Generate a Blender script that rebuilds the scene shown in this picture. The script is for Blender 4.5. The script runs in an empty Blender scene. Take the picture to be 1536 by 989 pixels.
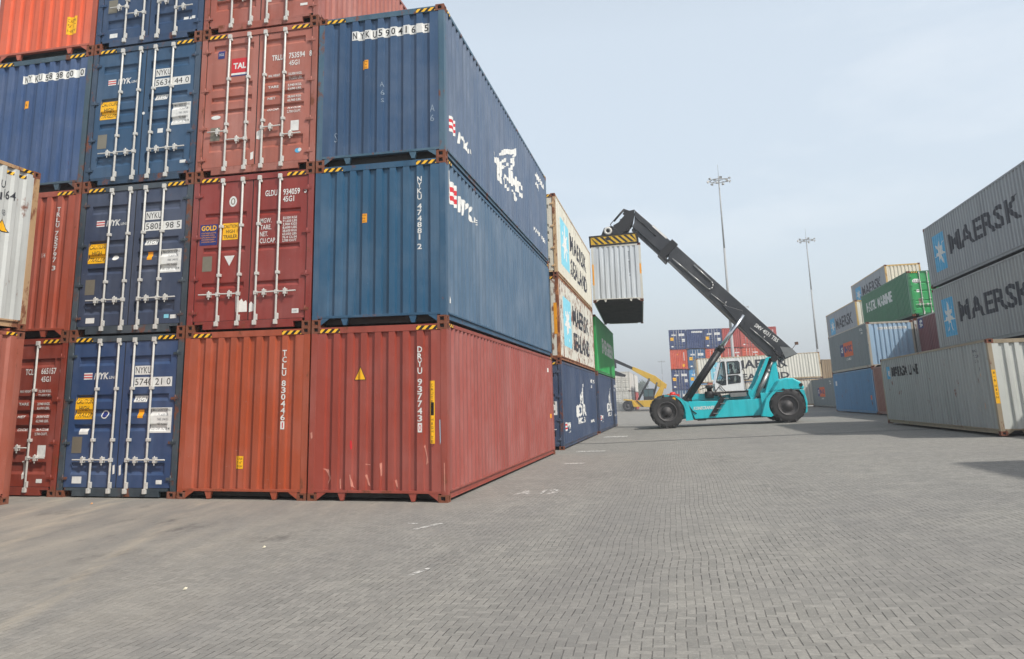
import bpy, bmesh, math, random
from mathutils import Vector, Matrix
from bisect import bisect_right
random.seed(7)
scene = bpy.context.scene
COL = scene.collection
R = math.radians

# ------------------------------------------------------------------ materials
def lin(c):
    return c / 12.92 if c <= 0.04045 else ((c + 0.055) / 1.055) ** 2.4
def rgb(r, g, b, k=1.0):
    return tuple(min(0.9, lin(x / 255.0) * k) for x in (r, g, b)) + (1.0,)

class NT:
    """small helper for node chains"""
    def __init__(s, name):
        s.m = bpy.data.materials.new(name); s.m.use_nodes = True
        s.t = s.m.node_tree; s.bsdf = s.t.nodes['Principled BSDF']
    def n(s, kind, **kw):
        x = s.t.nodes.new(kind)
        for k, v in kw.items(): setattr(x, k, v)
        return x
    def l(s, a, b): s.t.links.new(a, b)
    def put(s, sock, v):
        if hasattr(v, 'is_output') or isinstance(v, bpy.types.NodeSocket): s.l(v, sock)
        else: sock.default_value = v
    def math(s, op, a, b=0.0, c=0.0, clamp=False):
        x = s.n('ShaderNodeMath', operation=op); x.use_clamp = clamp
        s.put(x.inputs[0], a); s.put(x.inputs[1], b); s.put(x.inputs[2], c)
        return x.outputs[0]
    def mix(s, f, a, b, blend='MIX'):
        x = s.n('ShaderNodeMix', data_type='RGBA', blend_type=blend)
        s.put(x.inputs[0], f); s.put(x.inputs[6], a); s.put(x.inputs[7], b)
        return x.outputs[2]
    def noise(s, vec, scale, detail=4, rough=.55):
        x = s.n('ShaderNodeTexNoise'); x.inputs['Scale'].default_value = scale
        x.inputs['Detail'].default_value = detail; x.inputs['Roughness'].default_value = rough
        s.l(vec, x.inputs['Vector']); return x.outputs['Fac']
    def ramp(s, fac, lo, hi, a=0.0, b=1.0):
        x = s.n('ShaderNodeMapRange'); x.clamp = True
        s.put(x.inputs[0], fac)
        for i, v in zip((1, 2, 3, 4), (lo, hi, a, b)): s.put(x.inputs[i], v)
        return x.outputs[0]
    def scale(s, vec, sc):
        x = s.n('ShaderNodeMapping'); x.inputs['Scale'].default_value = sc
        s.l(vec, x.inputs['Vector']); return x.outputs[0]
    def objvec(s):
        tc = s.n('ShaderNodeTexCoord'); oi = s.n('ShaderNodeObjectInfo')
        k = s.math('MULTIPLY', oi.outputs['Random'], 37.0)
        c = s.n('ShaderNodeCombineXYZ'); s.l(k, c.inputs[0]); s.l(k, c.inputs[1])
        a = s.n('ShaderNodeVectorMath', operation='ADD')
        s.l(tc.outputs['Object'], a.inputs[0]); s.l(c.outputs[0], a.inputs[1])
        return a.outputs[0]

RUST = rgb(112, 62, 38)
_mats = {}
def paint(name, col, rust=.25, wear=.35, rough=.45, metal=0.0, dent=.35, chip=.5, rustcol=None):
    key = ('paint', name)
    if key in _mats: return _mats[key]
    N = NT(name); v = N.objvec()
    streak = N.noise(N.scale(v, (5, 5, .35)), 1.0, 5)
    blotch = N.noise(v, .9, 5, .6)
    fine = N.noise(v, 14, 6, .65)
    scr = N.noise(N.scale(v, (2.2, 2.2, 9)), 3.2, 8, .72)
    c = N.mix(N.math('MULTIPLY', N.ramp(blotch, .42, .72), wear), col,
              tuple(min(.85, x * .8 + .13) for x in col[:3]) + (1,))
    dk = tuple(x * .55 for x in col[:3]) + (1,)
    c = N.mix(N.math('MULTIPLY', N.ramp(streak, .46, .72), .5), c, dk)
    c = N.mix(N.math('MULTIPLY', N.ramp(fine, .62, .75), .35), c, dk)
    c = N.mix(N.math('MULTIPLY', N.ramp(scr, .665, .70), chip), c, tuple(min(.8, x * .6 + .28) for x in col[:3]) + (1,))
    rn = N.noise(N.scale(v, (1, 1, .55)), 3.4, 9, .7)
    th = .74 - .34 * rust
    rm = N.ramp(rn, th, th + .07)
    rc = rustcol or RUST
    rc2 = N.mix(fine, tuple(x * .45 for x in rc[:3]) + (1,), tuple(x * 1.5 for x in rc[:3]) + (1,))
    if rust > 0: c = N.mix(N.math('MULTIPLY', rm, .9), c, rc2)
    N.l(c, N.bsdf.inputs['Base Color'])
    r = N.ramp(blotch, .3, .7, rough - .08, rough + .15)
    if rust > 0: r = N.math('MAXIMUM', r, N.math('MULTIPLY', rm, .85))
    N.l(r, N.bsdf.inputs['Roughness']); N.bsdf.inputs['Metallic'].default_value = metal
    b = N.n('ShaderNodeBump'); b.inputs['Strength'].default_value = min(1, dent * 1.5); b.inputs['Distance'].default_value = .03
    hgt = N.math('ADD', N.noise(v, 1.7, 3), N.math('MULTIPLY', fine, .06))
    N.l(hgt, b.inputs['Height']); N.l(b.outputs[0], N.bsdf.inputs['Normal'])
    _mats[key] = N.m
    return N.m

def flat(name, col, rough=.55, metal=0.0, var=.18, sc=6.0):
    key = ('flat', name)
    if key in _mats: return _mats[key]
    N = NT(name); v = N.objvec()
    f = N.noise(v, sc, 6, .65)
    c = N.mix(N.math('MULTIPLY', N.ramp(f, .45, .75), var * 2), col, tuple(x * .55 for x in col[:3]) + (1,))
    N.l(c, N.bsdf.inputs['Base Color'])
    N.l(N.ramp(f, .3, .7, max(.05, rough - .1), min(1, rough + .1)), N.bsdf.inputs['Roughness'])
    N.bsdf.inputs['Metallic'].default_value = metal
    _mats[key] = N.m
    return N.m

WHITE = flat('white_lettering', rgb(216, 216, 212), .6, 0, .28, 9)
BLACKP = flat('black_lettering', rgb(28, 28, 32), .6)
GREYP = flat('faded_lettering', rgb(95, 98, 104), .6)
DKTEXT = flat('charcoal_lettering', rgb(48, 50, 58), .6)
YEL = flat('yellow_sign', rgb(240, 180, 20), .5)
ORG = flat('orange_sign', rgb(235, 158, 28), .5)
REDS = flat('red_sign', rgb(196, 40, 48), .5)
LORANGE = flat('orange_logo', rgb(214, 98, 40), .6)
NAVY = flat('navy_sign', rgb(36, 48, 110), .5)
SKYB = flat('pale_blue_sign', rgb(82, 168, 208), .55)
SKYL = flat('faded_blue_sign', rgb(128, 196, 214), .6)
PLATE = flat('dull_metal_plate', rgb(128, 122, 108), .45, .3)
TORN = flat('torn_paper', rgb(222, 220, 214), .7)
GALV = flat('galvanised_white', rgb(200, 198, 192), .45, .15, .22, 9)
GALVD = flat('galvanised_steel', rgb(150, 150, 148), .4, .6, .2, 20)
RUBBER_SHADE = flat('rubber_and_hole_shade', rgb(30, 31, 33), .75)  # gasket rubber, and the painted shade of casting slots and door gaps
SCUFF = flat('scuffed_primer', rgb(196, 132, 116), .7, 0, .35, 14)
CHALK = flat('chalk_marks', rgb(150, 165, 180), .8)
FLOORM = flat('container_floor', rgb(72, 71, 70), .8, 0, .3, 2)
CASTM = paint('rusty_casting', rgb(112, 62, 40, 1.1), .75, .3, .75, 0, .5, .1)
ORANGE_MARK = flat('orange_tag', rgb(214, 110, 60), .6)

def hazard_mat():
    if 'haz' in _mats: return _mats['haz']
    N = NT('hazard_stripes'); tc = N.n('ShaderNodeTexCoord')
    s = N.n('ShaderNodeSeparateXYZ'); N.l(tc.outputs['Object'], s.inputs[0])
    a = N.math('ADD', N.math('ADD', s.outputs[0], s.outputs[1]), N.math('MULTIPLY', s.outputs[2], -1.0))
    f = N.math('FRACT', N.math('MULTIPLY', a, 8.0))
    k = N.math('GREATER_THAN', f, .5)
    n = N.noise(tc.outputs['Object'], 18, 5)
    c = N.mix(k, rgb(236, 182, 40), rgb(24, 22, 20))
    c = N.mix(N.math('MULTIPLY', N.ramp(n, .58, .7), .6), c, rgb(96, 70, 50))
    N.l(c, N.bsdf.inputs['Base Color']); N.bsdf.inputs['Roughness'].default_value = .6
    _mats['haz'] = N.m
    return N.m
HAZ = hazard_mat()

# ------------------------------------------------------------------ mesh tools
class MB:
    def __init__(s): s.v = []; s.f = []; s.m = []; s.sm = []
    def add(s, vs, fs, m=0, smooth=False):
        o = len(s.v); s.v += [tuple(x) for x in vs]
        for f in fs: s.f.append([i + o for i in f]); s.m.append(m); s.sm.append(smooth)
    def box(s, x0, x1, y0, y1, z0, z1, m=0):
        if x0 > x1: x0, x1 = x1, x0
        if y0 > y1: y0, y1 = y1, y0
        if z0 > z1: z0, z1 = z1, z0
        s.add([(x0, y0, z0), (x1, y0, z0), (x1, y1, z0), (x0, y1, z0), (x0, y0, z1), (x1, y0, z1), (x1, y1, z1), (x0, y1, z1)],
              [(0, 3, 2, 1), (4, 5, 6, 7), (0, 1, 5, 4), (1, 2, 6, 5), (2, 3, 7, 6), (3, 0, 4, 7)], m)
    def hexa(s, p, m=0):
        s.add(p, [(0, 3, 2, 1), (4, 5, 6, 7), (0, 1, 5, 4), (1, 2, 6, 5), (2, 3, 7, 6), (3, 0, 4, 7)], m)
    def prism(s, poly, a0, a1, axes, m=0):
        """poly in 2D, extruded from a0 to a1 along third axis; axes maps (p,q,a)->xyz"""
        n = len(poly)
        vs = [axes(p, q, a0) for p, q in poly] + [axes(p, q, a1) for p, q in poly]
        fs = [tuple(range(n)), tuple(range(2 * n - 1, n - 1, -1))]
        fs += [(i, (i + 1) % n, n + (i + 1) % n, n + i) for i in range(n)]
        s.add(vs, fs, m)
    def tube(s, p0, p1, r0, r1=None, n=12, m=0, caps=True):
        r1 = r0 if r1 is None else r1
        p0 = Vector(p0); p1 = Vector(p1); d = (p1 - p0).normalized()
        a = d.orthogonal().normalized(); b = d.cross(a)
        vs = []
        for p, r in ((p0, r0), (p1, r1)):
            for i in range(n):
                t = 2 * math.pi * i / n
                vs.append(p + (a * math.cos(t) + b * math.sin(t)) * r)
        s.add(vs, [(i, (i + 1) % n, n + (i + 1) % n, n + i) for i in range(n)], m, True)
        if caps: s.add(vs, [tuple(range(n - 1, -1, -1)), tuple(range(n, 2 * n))], m)
    def path(s, pts, r, n=8, m=0):
        for a, b in zip(pts, pts[1:]): s.tube(a, b, r, r, n, m)
    def lathe(s, prof, origin, axis, n=32, m=0, smooth=True):
        """prof: list of (radius, along)"""
        o = Vector(origin); d = Vector(axis).normalized(); a = d.orthogonal().normalized(); b = d.cross(a)
        vs = []
        for r, h in prof:
            for i in range(n):
                t = 2 * math.pi * i / n
                vs.append(o + d * h + (a * math.cos(t) + b * math.sin(t)) * r)
        fs = []
        for k in range(len(prof) - 1):
            for i in range(n):
                fs.append((k * n + i, k * n + (i + 1) % n, (k + 1) * n + (i + 1) % n, (k + 1) * n + i))
        s.add(vs, fs, m, smooth)
    def build(s, name, mats, parent=None, smooth_angle=None, bevel=0.0, loc=None):
        me = bpy.data.meshes.new(name)
        me.from_pydata([tuple(v) for v in s.v], [], s.f)
        if not isinstance(mats, (list, tuple)): mats = [mats]
        for m in mats: me.materials.append(m)
        for p, mi, sm in zip(me.polygons, s.m, s.sm): p.material_index = mi; p.use_smooth = sm
        bm = bmesh.new(); bm.from_mesh(me)
        bmesh.ops.remove_doubles(bm, verts=bm.verts, dist=1e-5)
        bmesh.ops.recalc_face_normals(bm, faces=bm.faces)
        bm.to_mesh(me); bm.free()
        o = bpy.data.objects.new(name, me); COL.objects.link(o)
        if parent: o.parent = parent
        if loc: o.location = loc
        if bevel:
            b = o.modifiers.new('edge', 'BEVEL'); b.width = bevel; b.segments = 2; b.limit_method = 'ANGLE'
        return o

def link_mesh(name, me, parent=None, loc=(0, 0, 0)):
    o = bpy.data.objects.new(name, me); COL.objects.link(o); o.location = loc
    if parent: o.parent = parent
    return o

def empty(name, label, cat, loc=(0, 0, 0), rot=(0, 0, 0), group=None):
    o = bpy.data.objects.new(name, None); COL.objects.link(o)
    o.empty_display_size = .3; o.location = loc; o.rotation_euler = rot
    o['label'] = label; o['category'] = cat
    if group: o['group'] = group
    return o
def tag(o, label, cat, group=None):
    o['label'] = label; o['category'] = cat
    if group: o['group'] = group
    return o

# ------------------------------------------------------------------ ground
def smooth(a, b, x):
    t = max(0.0, min(1.0, (x - a) / (b - a))); return t * t * (3 - 2 * t)
def gz(x, y=0.0):
    """paved yard: flat under the left stacks, a drainage crossfall rising to the right"""
    k = max(0.0, min(x, 24.0) - .8)
    k = k if x > 1.6 else k * smooth(.2, 1.6, x)
    return .04 * k * (1 - smooth(84, 100, y))

# ------------------------------------------------------------------ text
_tc = {}
def text_geo(t, bold):
    k = (t, bold)
    if k in _tc: return _tc[k]
    cu = bpy.data.curves.new('txt', 'FONT'); cu.body = t; cu.size = 1.0; cu.resolution_u = 2; cu.offset = bold
    o = bpy.data.objects.new('txt', cu); COL.objects.link(o)
    me = bpy.data.meshes.new_from_object(o)
    vs = [(v.co.x, v.co.y) for v in me.vertices]; fs = [tuple(p.vertices) for p in me.polygons]
    bpy.data.objects.remove(o); bpy.data.curves.remove(cu); bpy.data.meshes.remove(me)
    if vs:
        x0 = min(v[0] for v in vs); x1 = max(v[0] for v in vs)
    else: x0, x1 = 0, 1
    _tc[k] = (vs, fs, x0, x1); return _tc[k]
CAP = None
def text_items(t, u, v, h, w=None, m=WHITE, bold=.0, slant=0.0, layer=1, align='L'):
    """polygons of text whose capitals are h tall, starting at (u,v); w = total width"""
    global CAP
    if CAP is None:
        vs, fs, a, b = text_geo('H', 0.0); CAP = max(q[1] for q in vs) - min(q[1] for q in vs)
    vs, fs, x0, x1 = text_geo(t, bold)
    sy = h / CAP; sx = sy if w is None else w / max(1e-6, x1 - x0)
    off = 0 if align == 'L' else (-(x1 - x0) * sx / 2)
    P = [(u + off + (a - x0) * sx + slant * b * sy, v + b * sy) for a, b in vs]
    return ('geo', P, fs, m, layer)
def vtext(t, u, vtop, pitch, h, w=.082, m=WHITE, bold=.02):
    out = []; v = vtop
    for ch in t:
        if ch != ' ': out.append(text_items(ch, u, v - h, h, w * (.35 if ch in '1I' else 1), m, bold, 0, 1, 'C'))
        v -= pitch if ch != ' ' else pitch * .55
    return out
def slots(t, u, v, h=.125, w=.078):
    """letters set one to each flat of the end wall's ribs"""
    return [text_items(c, u + .125 * i, v, h, w * (.3 if c in '1I' else 1), BLACKP, .015, 0, 1, 'C') for i, c in enumerate(t) if c != ' ']
def rect(u0, v0, u1, v1, m, layer=0): return ('geo', [(u0, v0), (u1, v0), (u1, v1), (u0, v1)], [(0, 1, 2, 3)], m, layer)
def poly(pts, m, layer=0): return ('geo', list(pts), [tuple(range(len(pts)))], m, layer)
def disc(u, v, r, m, layer=0, n=20, ry=None):
    ry = ry or r
    return poly([(u + r * math.cos(2 * math.pi * i / n), v + ry * math.sin(2 * math.pi * i / n)) for i in range(n)], m, layer)
def star(u, v, r, m, layer=1, n=7, inner=.36, ry=None):
    ry = ry or r; P = []
    for i in range(2 * n):
        q = 1 if i % 2 == 0 else inner
        t = math.pi / 2 + math.pi * i / n
        P.append((u + r * q * math.cos(t), v + ry * q * math.sin(t)))
    c = len(P); P.append((u, v))
    return ('geo', P, [(i, (i + 1) % (2 * n), c) for i in range(2 * n)], m, layer)

class Face:
    """one side of a container: (u,v,depth) -> local xyz, with the depth profile of its sheet"""
    def __init__(s, fn): s.fn = fn; s.ub = []; s.ud = []; s.regions = []; s.base = 0.0
    def depth(s, u, v):
        d = s.base
        if s.ub:
            if u <= s.ub[0] or u >= s.ub[-1]: d = .002        # the posts stand flush with the frame
            else:
                i = bisect_right(s.ub, u) - 1
                t = (u - s.ub[i]) / max(1e-9, s.ub[i + 1] - s.ub[i])
                d = s.ud[i] + t * (s.ud[i + 1] - s.ud[i])
        for (u0, u1, zs, ds) in s.regions:
            if u0 <= u <= u1 and zs[0] <= v <= zs[-1]:
                i = min(len(zs) - 2, bisect_right(zs, v) - 1)
                t = (v - zs[i]) / max(1e-9, zs[i + 1] - zs[i])
                d = ds[i] + t * (ds[i + 1] - ds[i])
        return d

def decal(name, face, items, parent, off=.004):
    bm = bmesh.new(); lay = bm.verts.layers.float.new('lay'); mats = []
    for (_, P, F, m, layer) in items:
        if m not in mats: mats.append(m)
        vs = []
        for p in P:
            x = bm.verts.new((p[0], p[1], 0)); x[lay] = layer; vs.append(x)
        for f in F:
            try:
                q = bm.faces.new([vs[i] for i in f]); q.material_index = mats.index(m)
            except ValueError: pass
    us = [v.co.x for v in bm.verts]; vv = [v.co.y for v in bm.verts]
    u0, u1, v0, v1 = min(us), max(us), min(vv), max(vv)
    cu = set(round(b, 5) for b in face.ub if u0 < b < u1); cv = set()
    for (a, b, zs, ds) in face.regions:
        for q in (a, b):
            if u0 < q < u1: cu.add(round(q, 5))
        for q in zs:
            if v0 < q < v1: cv.add(round(q, 5))
    for q in sorted(cu):
        bmesh.ops.bisect_plane(bm, geom=bm.verts[:] + bm.edges[:] + bm.faces[:], plane_co=(q, 0, 0), plane_no=(1, 0, 0))
    for q in sorted(cv):
        bmesh.ops.bisect_plane(bm, geom=bm.verts[:] + bm.edges[:] + bm.faces[:], plane_co=(0, q, 0), plane_no=(0, 1, 0))
    # region jumps in u: nudge depth lookups towards each face's own side
    if face.regions and cu:
        bmesh.ops.split_edges(bm, edges=[e for e in bm.edges if abs(e.verts[0].co.x - e.verts[1].co.x) < 1e-6 and
                                         any(abs(e.verts[0].co.x - q) < 2e-5 for q in cu)])
    todo = {}
    for f in bm.faces:
        c = f.calc_center_median()
        for v in f.verts:
            if v in todo: continue
            u = v.co.x + (c.x - v.co.x) * .02; w = v.co.y
            todo[v] = face.fn(v.co.x, w, face.depth(u, w) - off - .0013 * v[lay])
    for v, p in todo.items(): v.co = p
    for v in [v for v in bm.verts if v not in todo]: bm.verts.remove(v)
    bmesh.ops.recalc_face_normals(bm, faces=bm.faces)
    me = bpy.data.meshes.new(name); bm.to_mesh(me); bm.free()
    for m in mats: me.materials.append(m)
    return link_mesh(name, me, parent)

# ------------------------------------------------------------------ shipping containers
G1 = 'containers of the front left stack'
W = 2.438
HC, STD = 2.896, 2.591
L40 = 12.192
def casting_mesh():
    b = MB(); sx, sy, sz = .081, .089, .059
    b.box(-sx, sx, -sy, sy, -sz, sz)
    me = bpy.data.meshes.new('corner_casting'); me.from_pydata(b.v, [], b.f); me.materials.append(CASTM); me.materials.append(RUBBER_SHADE)
    bm = bmesh.new(); bm.from_mesh(me)
    bmesh.ops.recalc_face_normals(bm, faces=bm.faces)
    for f in list(bm.faces):
        n = f.normal.copy()
        r = bmesh.ops.inset_individual(bm, faces=[f], thickness=.032)
        for v in f.verts:      # narrow upright slot
            c = f.calc_center_median(); d = v.co - c
            if abs(n.z) < .5:
                if abs(n.y) > .5: d.x *= .62
                else: d.y *= .5
                v.co = c + d
        ex = bmesh.ops.extrude_face_region(bm, geom=[f])
        vs = [g for g in ex['geom'] if isinstance(g, bmesh.types.BMVert)]
        for v in vs: v.co -= n * .035
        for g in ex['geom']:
            if isinstance(g, bmesh.types.BMFace): g.material_index = 1  # slot floor near black, standing in for the shade inside the hole
        if f.is_valid: bm.faces.remove(f)
    bm.to_mesh(me); bm.free(); return me
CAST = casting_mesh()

def corr_profile(u0, u1, outer, slope, inner, depth, d0):
    ub, ud = [u0], [d0]
    period = outer + 2 * slope + inner
    n = max(1, int((u1 - u0 - outer) / period)); m = (u1 - u0 - n * period - outer) / 2
    u = u0 + m
    for i in range(n):
        u += outer; ub.append(u); ud.append(d0)
        u += slope; ub.append(u); ud.append(d0 + depth)
        u += inner; ub.append(u); ud.append(d0 + depth)
        u += slope; ub.append(u); ud.append(d0)
    ub.append(u1); ud.append(d0)
    return ub, ud

def sheet(face, z0, z1, name, mat, parent):
    b = MB(); n = len(face.ub)
    vs = [face.fn(u, z0, d) for u, d in zip(face.ub, face.ud)] + [face.fn(u, z1, d) for u, d in zip(face.ub, face.ud)]
    b.add(vs, [(i, i + 1, n + i + 1, n + i) for i in range(n - 1)])
    return b.build(name, mat, parent)

NYKREC = [(2.33, 2.50), (1.68, 1.81), (1.42, 1.55), (1.15, 1.28), (.39, .61)]
TALREC = [(2.49, 2.64), (1.71, 1.84), (1.45, 1.57), (1.20, 1.31), (.47, .68)]
GLDREC = [(2.07, 2.18), (1.42, 1.53), (.76, .87)]

def container(label, loc, col, matname, H=HC, L=L40, near='end', yaw=0.0, tilt=0.0, group=None, rust=.25, wear=.35,
              rec=NYKREC, haz=True, detail=2, decals=(), sidecol=None, sunlit_end=None, framecol=None, handles='one', bars=None, framerust=None, ribs=None, roof=True, side_lit=0.0):
    """near: what the end at local y=0 is ('end' corrugated wall or 'doors'); the other end is the opposite.
    origin: centre of the base of the near end; decals: (part name, face name, items)"""
    t = empty('shipping_container', label, 'shipping container', loc, (0, tilt, yaw), group)
    pm = paint(matname, col, rust, wear)
    sm = paint(matname + '_faded', tuple(x * (1 - side_lit) + side_lit * g for x, g in zip(col[:3], (.34, .36, .40))) + (1,), rust, wear + .1, .5) if side_lit else pm  # side copy: paleness of grazing sun mixed into the paint, with more wear
    em = paint(matname + '_sunlit_end', sunlit_end, rust * .9, wear) if sunlit_end else pm  # end copy: sunlight on the end put into its paint colour
    fm = paint(matname + '_frame', framecol or tuple(x * .9 for x in col[:3]) + (1,), rust * 1.1 + .3 if framerust is None else framerust + (.14 if group == G1 else 0), wear, .5)
    h = W / 2
    F = {'near': Face(lambda u, v, d: (u - h, d, v)), 'right': Face(lambda u, v, d: (h - d, u, v)),
         'left': Face(lambda u, v, d: (-h + d, L - u, v)), 'far': Face(lambda u, v, d: (h - u, L - d, v))}
    pw = .11
    # frame: posts and rails
    b = MB(); cx, cy, cz = .162, .178, .118
    for sx in (-1, 1):
        for (ya, yb) in ((0.002, .14), (L - .14, L - .002)):
            x0 = sx * (h - .002); x1 = sx * (h - pw)
            b.box(x0, x1, ya, yb, cz, H - cz)
        # side rails
        b.box(sx * (h - .002), sx * (h - .06), .178, L - .178, H - .075, H - .012)
        b.box(sx * (h - .002), sx * (h - .05), .178, L - .178, .148, .178)
        b.box(sx * (h - .03), sx * (h - .036), .178, L - .178, .055, .148)
        b.box(sx * (h - .004), sx * (h - .05), .178, L - .178, .05, .062)
    for i, kind in enumerate((near, 'doors' if near == 'end' else 'end')):
        yy = (lambda d: d) if i == 0 else (lambda d: L - d)
        b.box(-h + .162, h - .162, yy(.003), yy(.07), H - .128, H - .022)
        if kind == 'end':
            b.box(-h + pw, h - pw, yy(.002), yy(.09), .135, .178)
            for sx in (-1, 1):
                P = [(sx * (h - .162), .018), (sx * (h - .162), .135), (sx * (h - .33), .135), (sx * (h - .31), .118)]
                b.prism(P, yy(.006), yy(.02), lambda p, q, a: (p, a, q))
                for q in (.6, ):
                    c = sx * (h - .60)
                    b.prism([(c - .07, .135), (c + .07, .135), (c + .035, .01), (c - .02, .01)], yy(.012), yy(.08), lambda p, q, a: (p, a, q))
        else:
            b.box(-h + .162, h - .162, yy(.003), yy(.08), .118, .165)
            b.box(-h + .33, h - .33, yy(.003), yy(.08), .022, .118)
    b.build('frame', fm, t, bevel=.006 if detail >= 2 else 0)
    # corner castings
    for sx in (-1, 1):
        for y in (.089, L - .089):
            for z in (.059, H - .059):
                if detail == 0 and (y > 1 or loc[1] > 90 and z > 1): continue
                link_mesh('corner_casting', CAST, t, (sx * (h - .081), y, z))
    # sides, roof, floor
    for nm in ('right', 'left'):
        f = F[nm]; f.ub, f.ud = corr_profile(.14, L - .14, .088, .046, .098, .038, .006)
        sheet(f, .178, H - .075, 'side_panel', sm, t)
    if roof:
        b = MB(); b.box(-h + .06, h - .06, .07, L - .07, H - .03, H - .024); b.build('roof_panel', pm, t)
    b = MB(); b.box(-h + .05, h - .05, .09, L - .09, .15, .172)
    n = int(L / .45)
    for i in range(n):
        y = .25 + (L - .5) * i / (n - 1); b.box(-h + .04, h - .04, y - .03, y + .03, .04, .15)
    b.build('underside', FLOORM, t)
    # ends
    for nm, kind in (('near', near), ('far', 'doors' if near == 'end' else 'end')):
        f = F[nm]
        if kind == 'end':
            f.ub, f.ud = corr_profile(pw, W - pw, .110, .018, .104, .0457, .008)
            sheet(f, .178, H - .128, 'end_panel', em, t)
        else:
            f.base = 0.0
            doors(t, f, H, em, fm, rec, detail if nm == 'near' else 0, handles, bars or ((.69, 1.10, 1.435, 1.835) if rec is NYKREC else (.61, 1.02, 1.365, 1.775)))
    # hazard stripes on the top header
    if haz and detail >= 1:
        for nm in (('near',) if detail < 2 else ('near', 'right')):
            f = Face(F[nm].fn); wid = W if nm == 'near' else L
            spans = ((.165, .53), (wid - .53, wid - .165)) if nm == 'near' else ((.18, .42), (wid - .42, wid - .18))
            for (a, c) in spans:
                if nm == 'near': decal('hazard_stripe', f, [rect(a, H - .115, c, H - .05, HAZ)], t, .002)
                else: decal('hazard_stripe', f, [rect(a, H - .07, c, H - .02, HAZ)], t, .002)
    split = []
    for (nm, fc, items) in decals:
        if len(items) > 1 and nm in ('white_label', 'lettering', 'torn_poster', 'sticker') and all(len(i[1]) < 12 and i[4] == 0 for i in items): split += [(nm, fc, [i]) for i in items]
        elif nm == 'lettering' and len(items) > 1 and all(i[4] == 1 for i in items): split += [(nm, fc, [i]) for i in items]
        else: split.append((nm, fc, items))
    for (nm, fc, items) in split:
        f = F[fc]
        par = t
        decal(nm, f, items, par)
    return t

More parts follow.
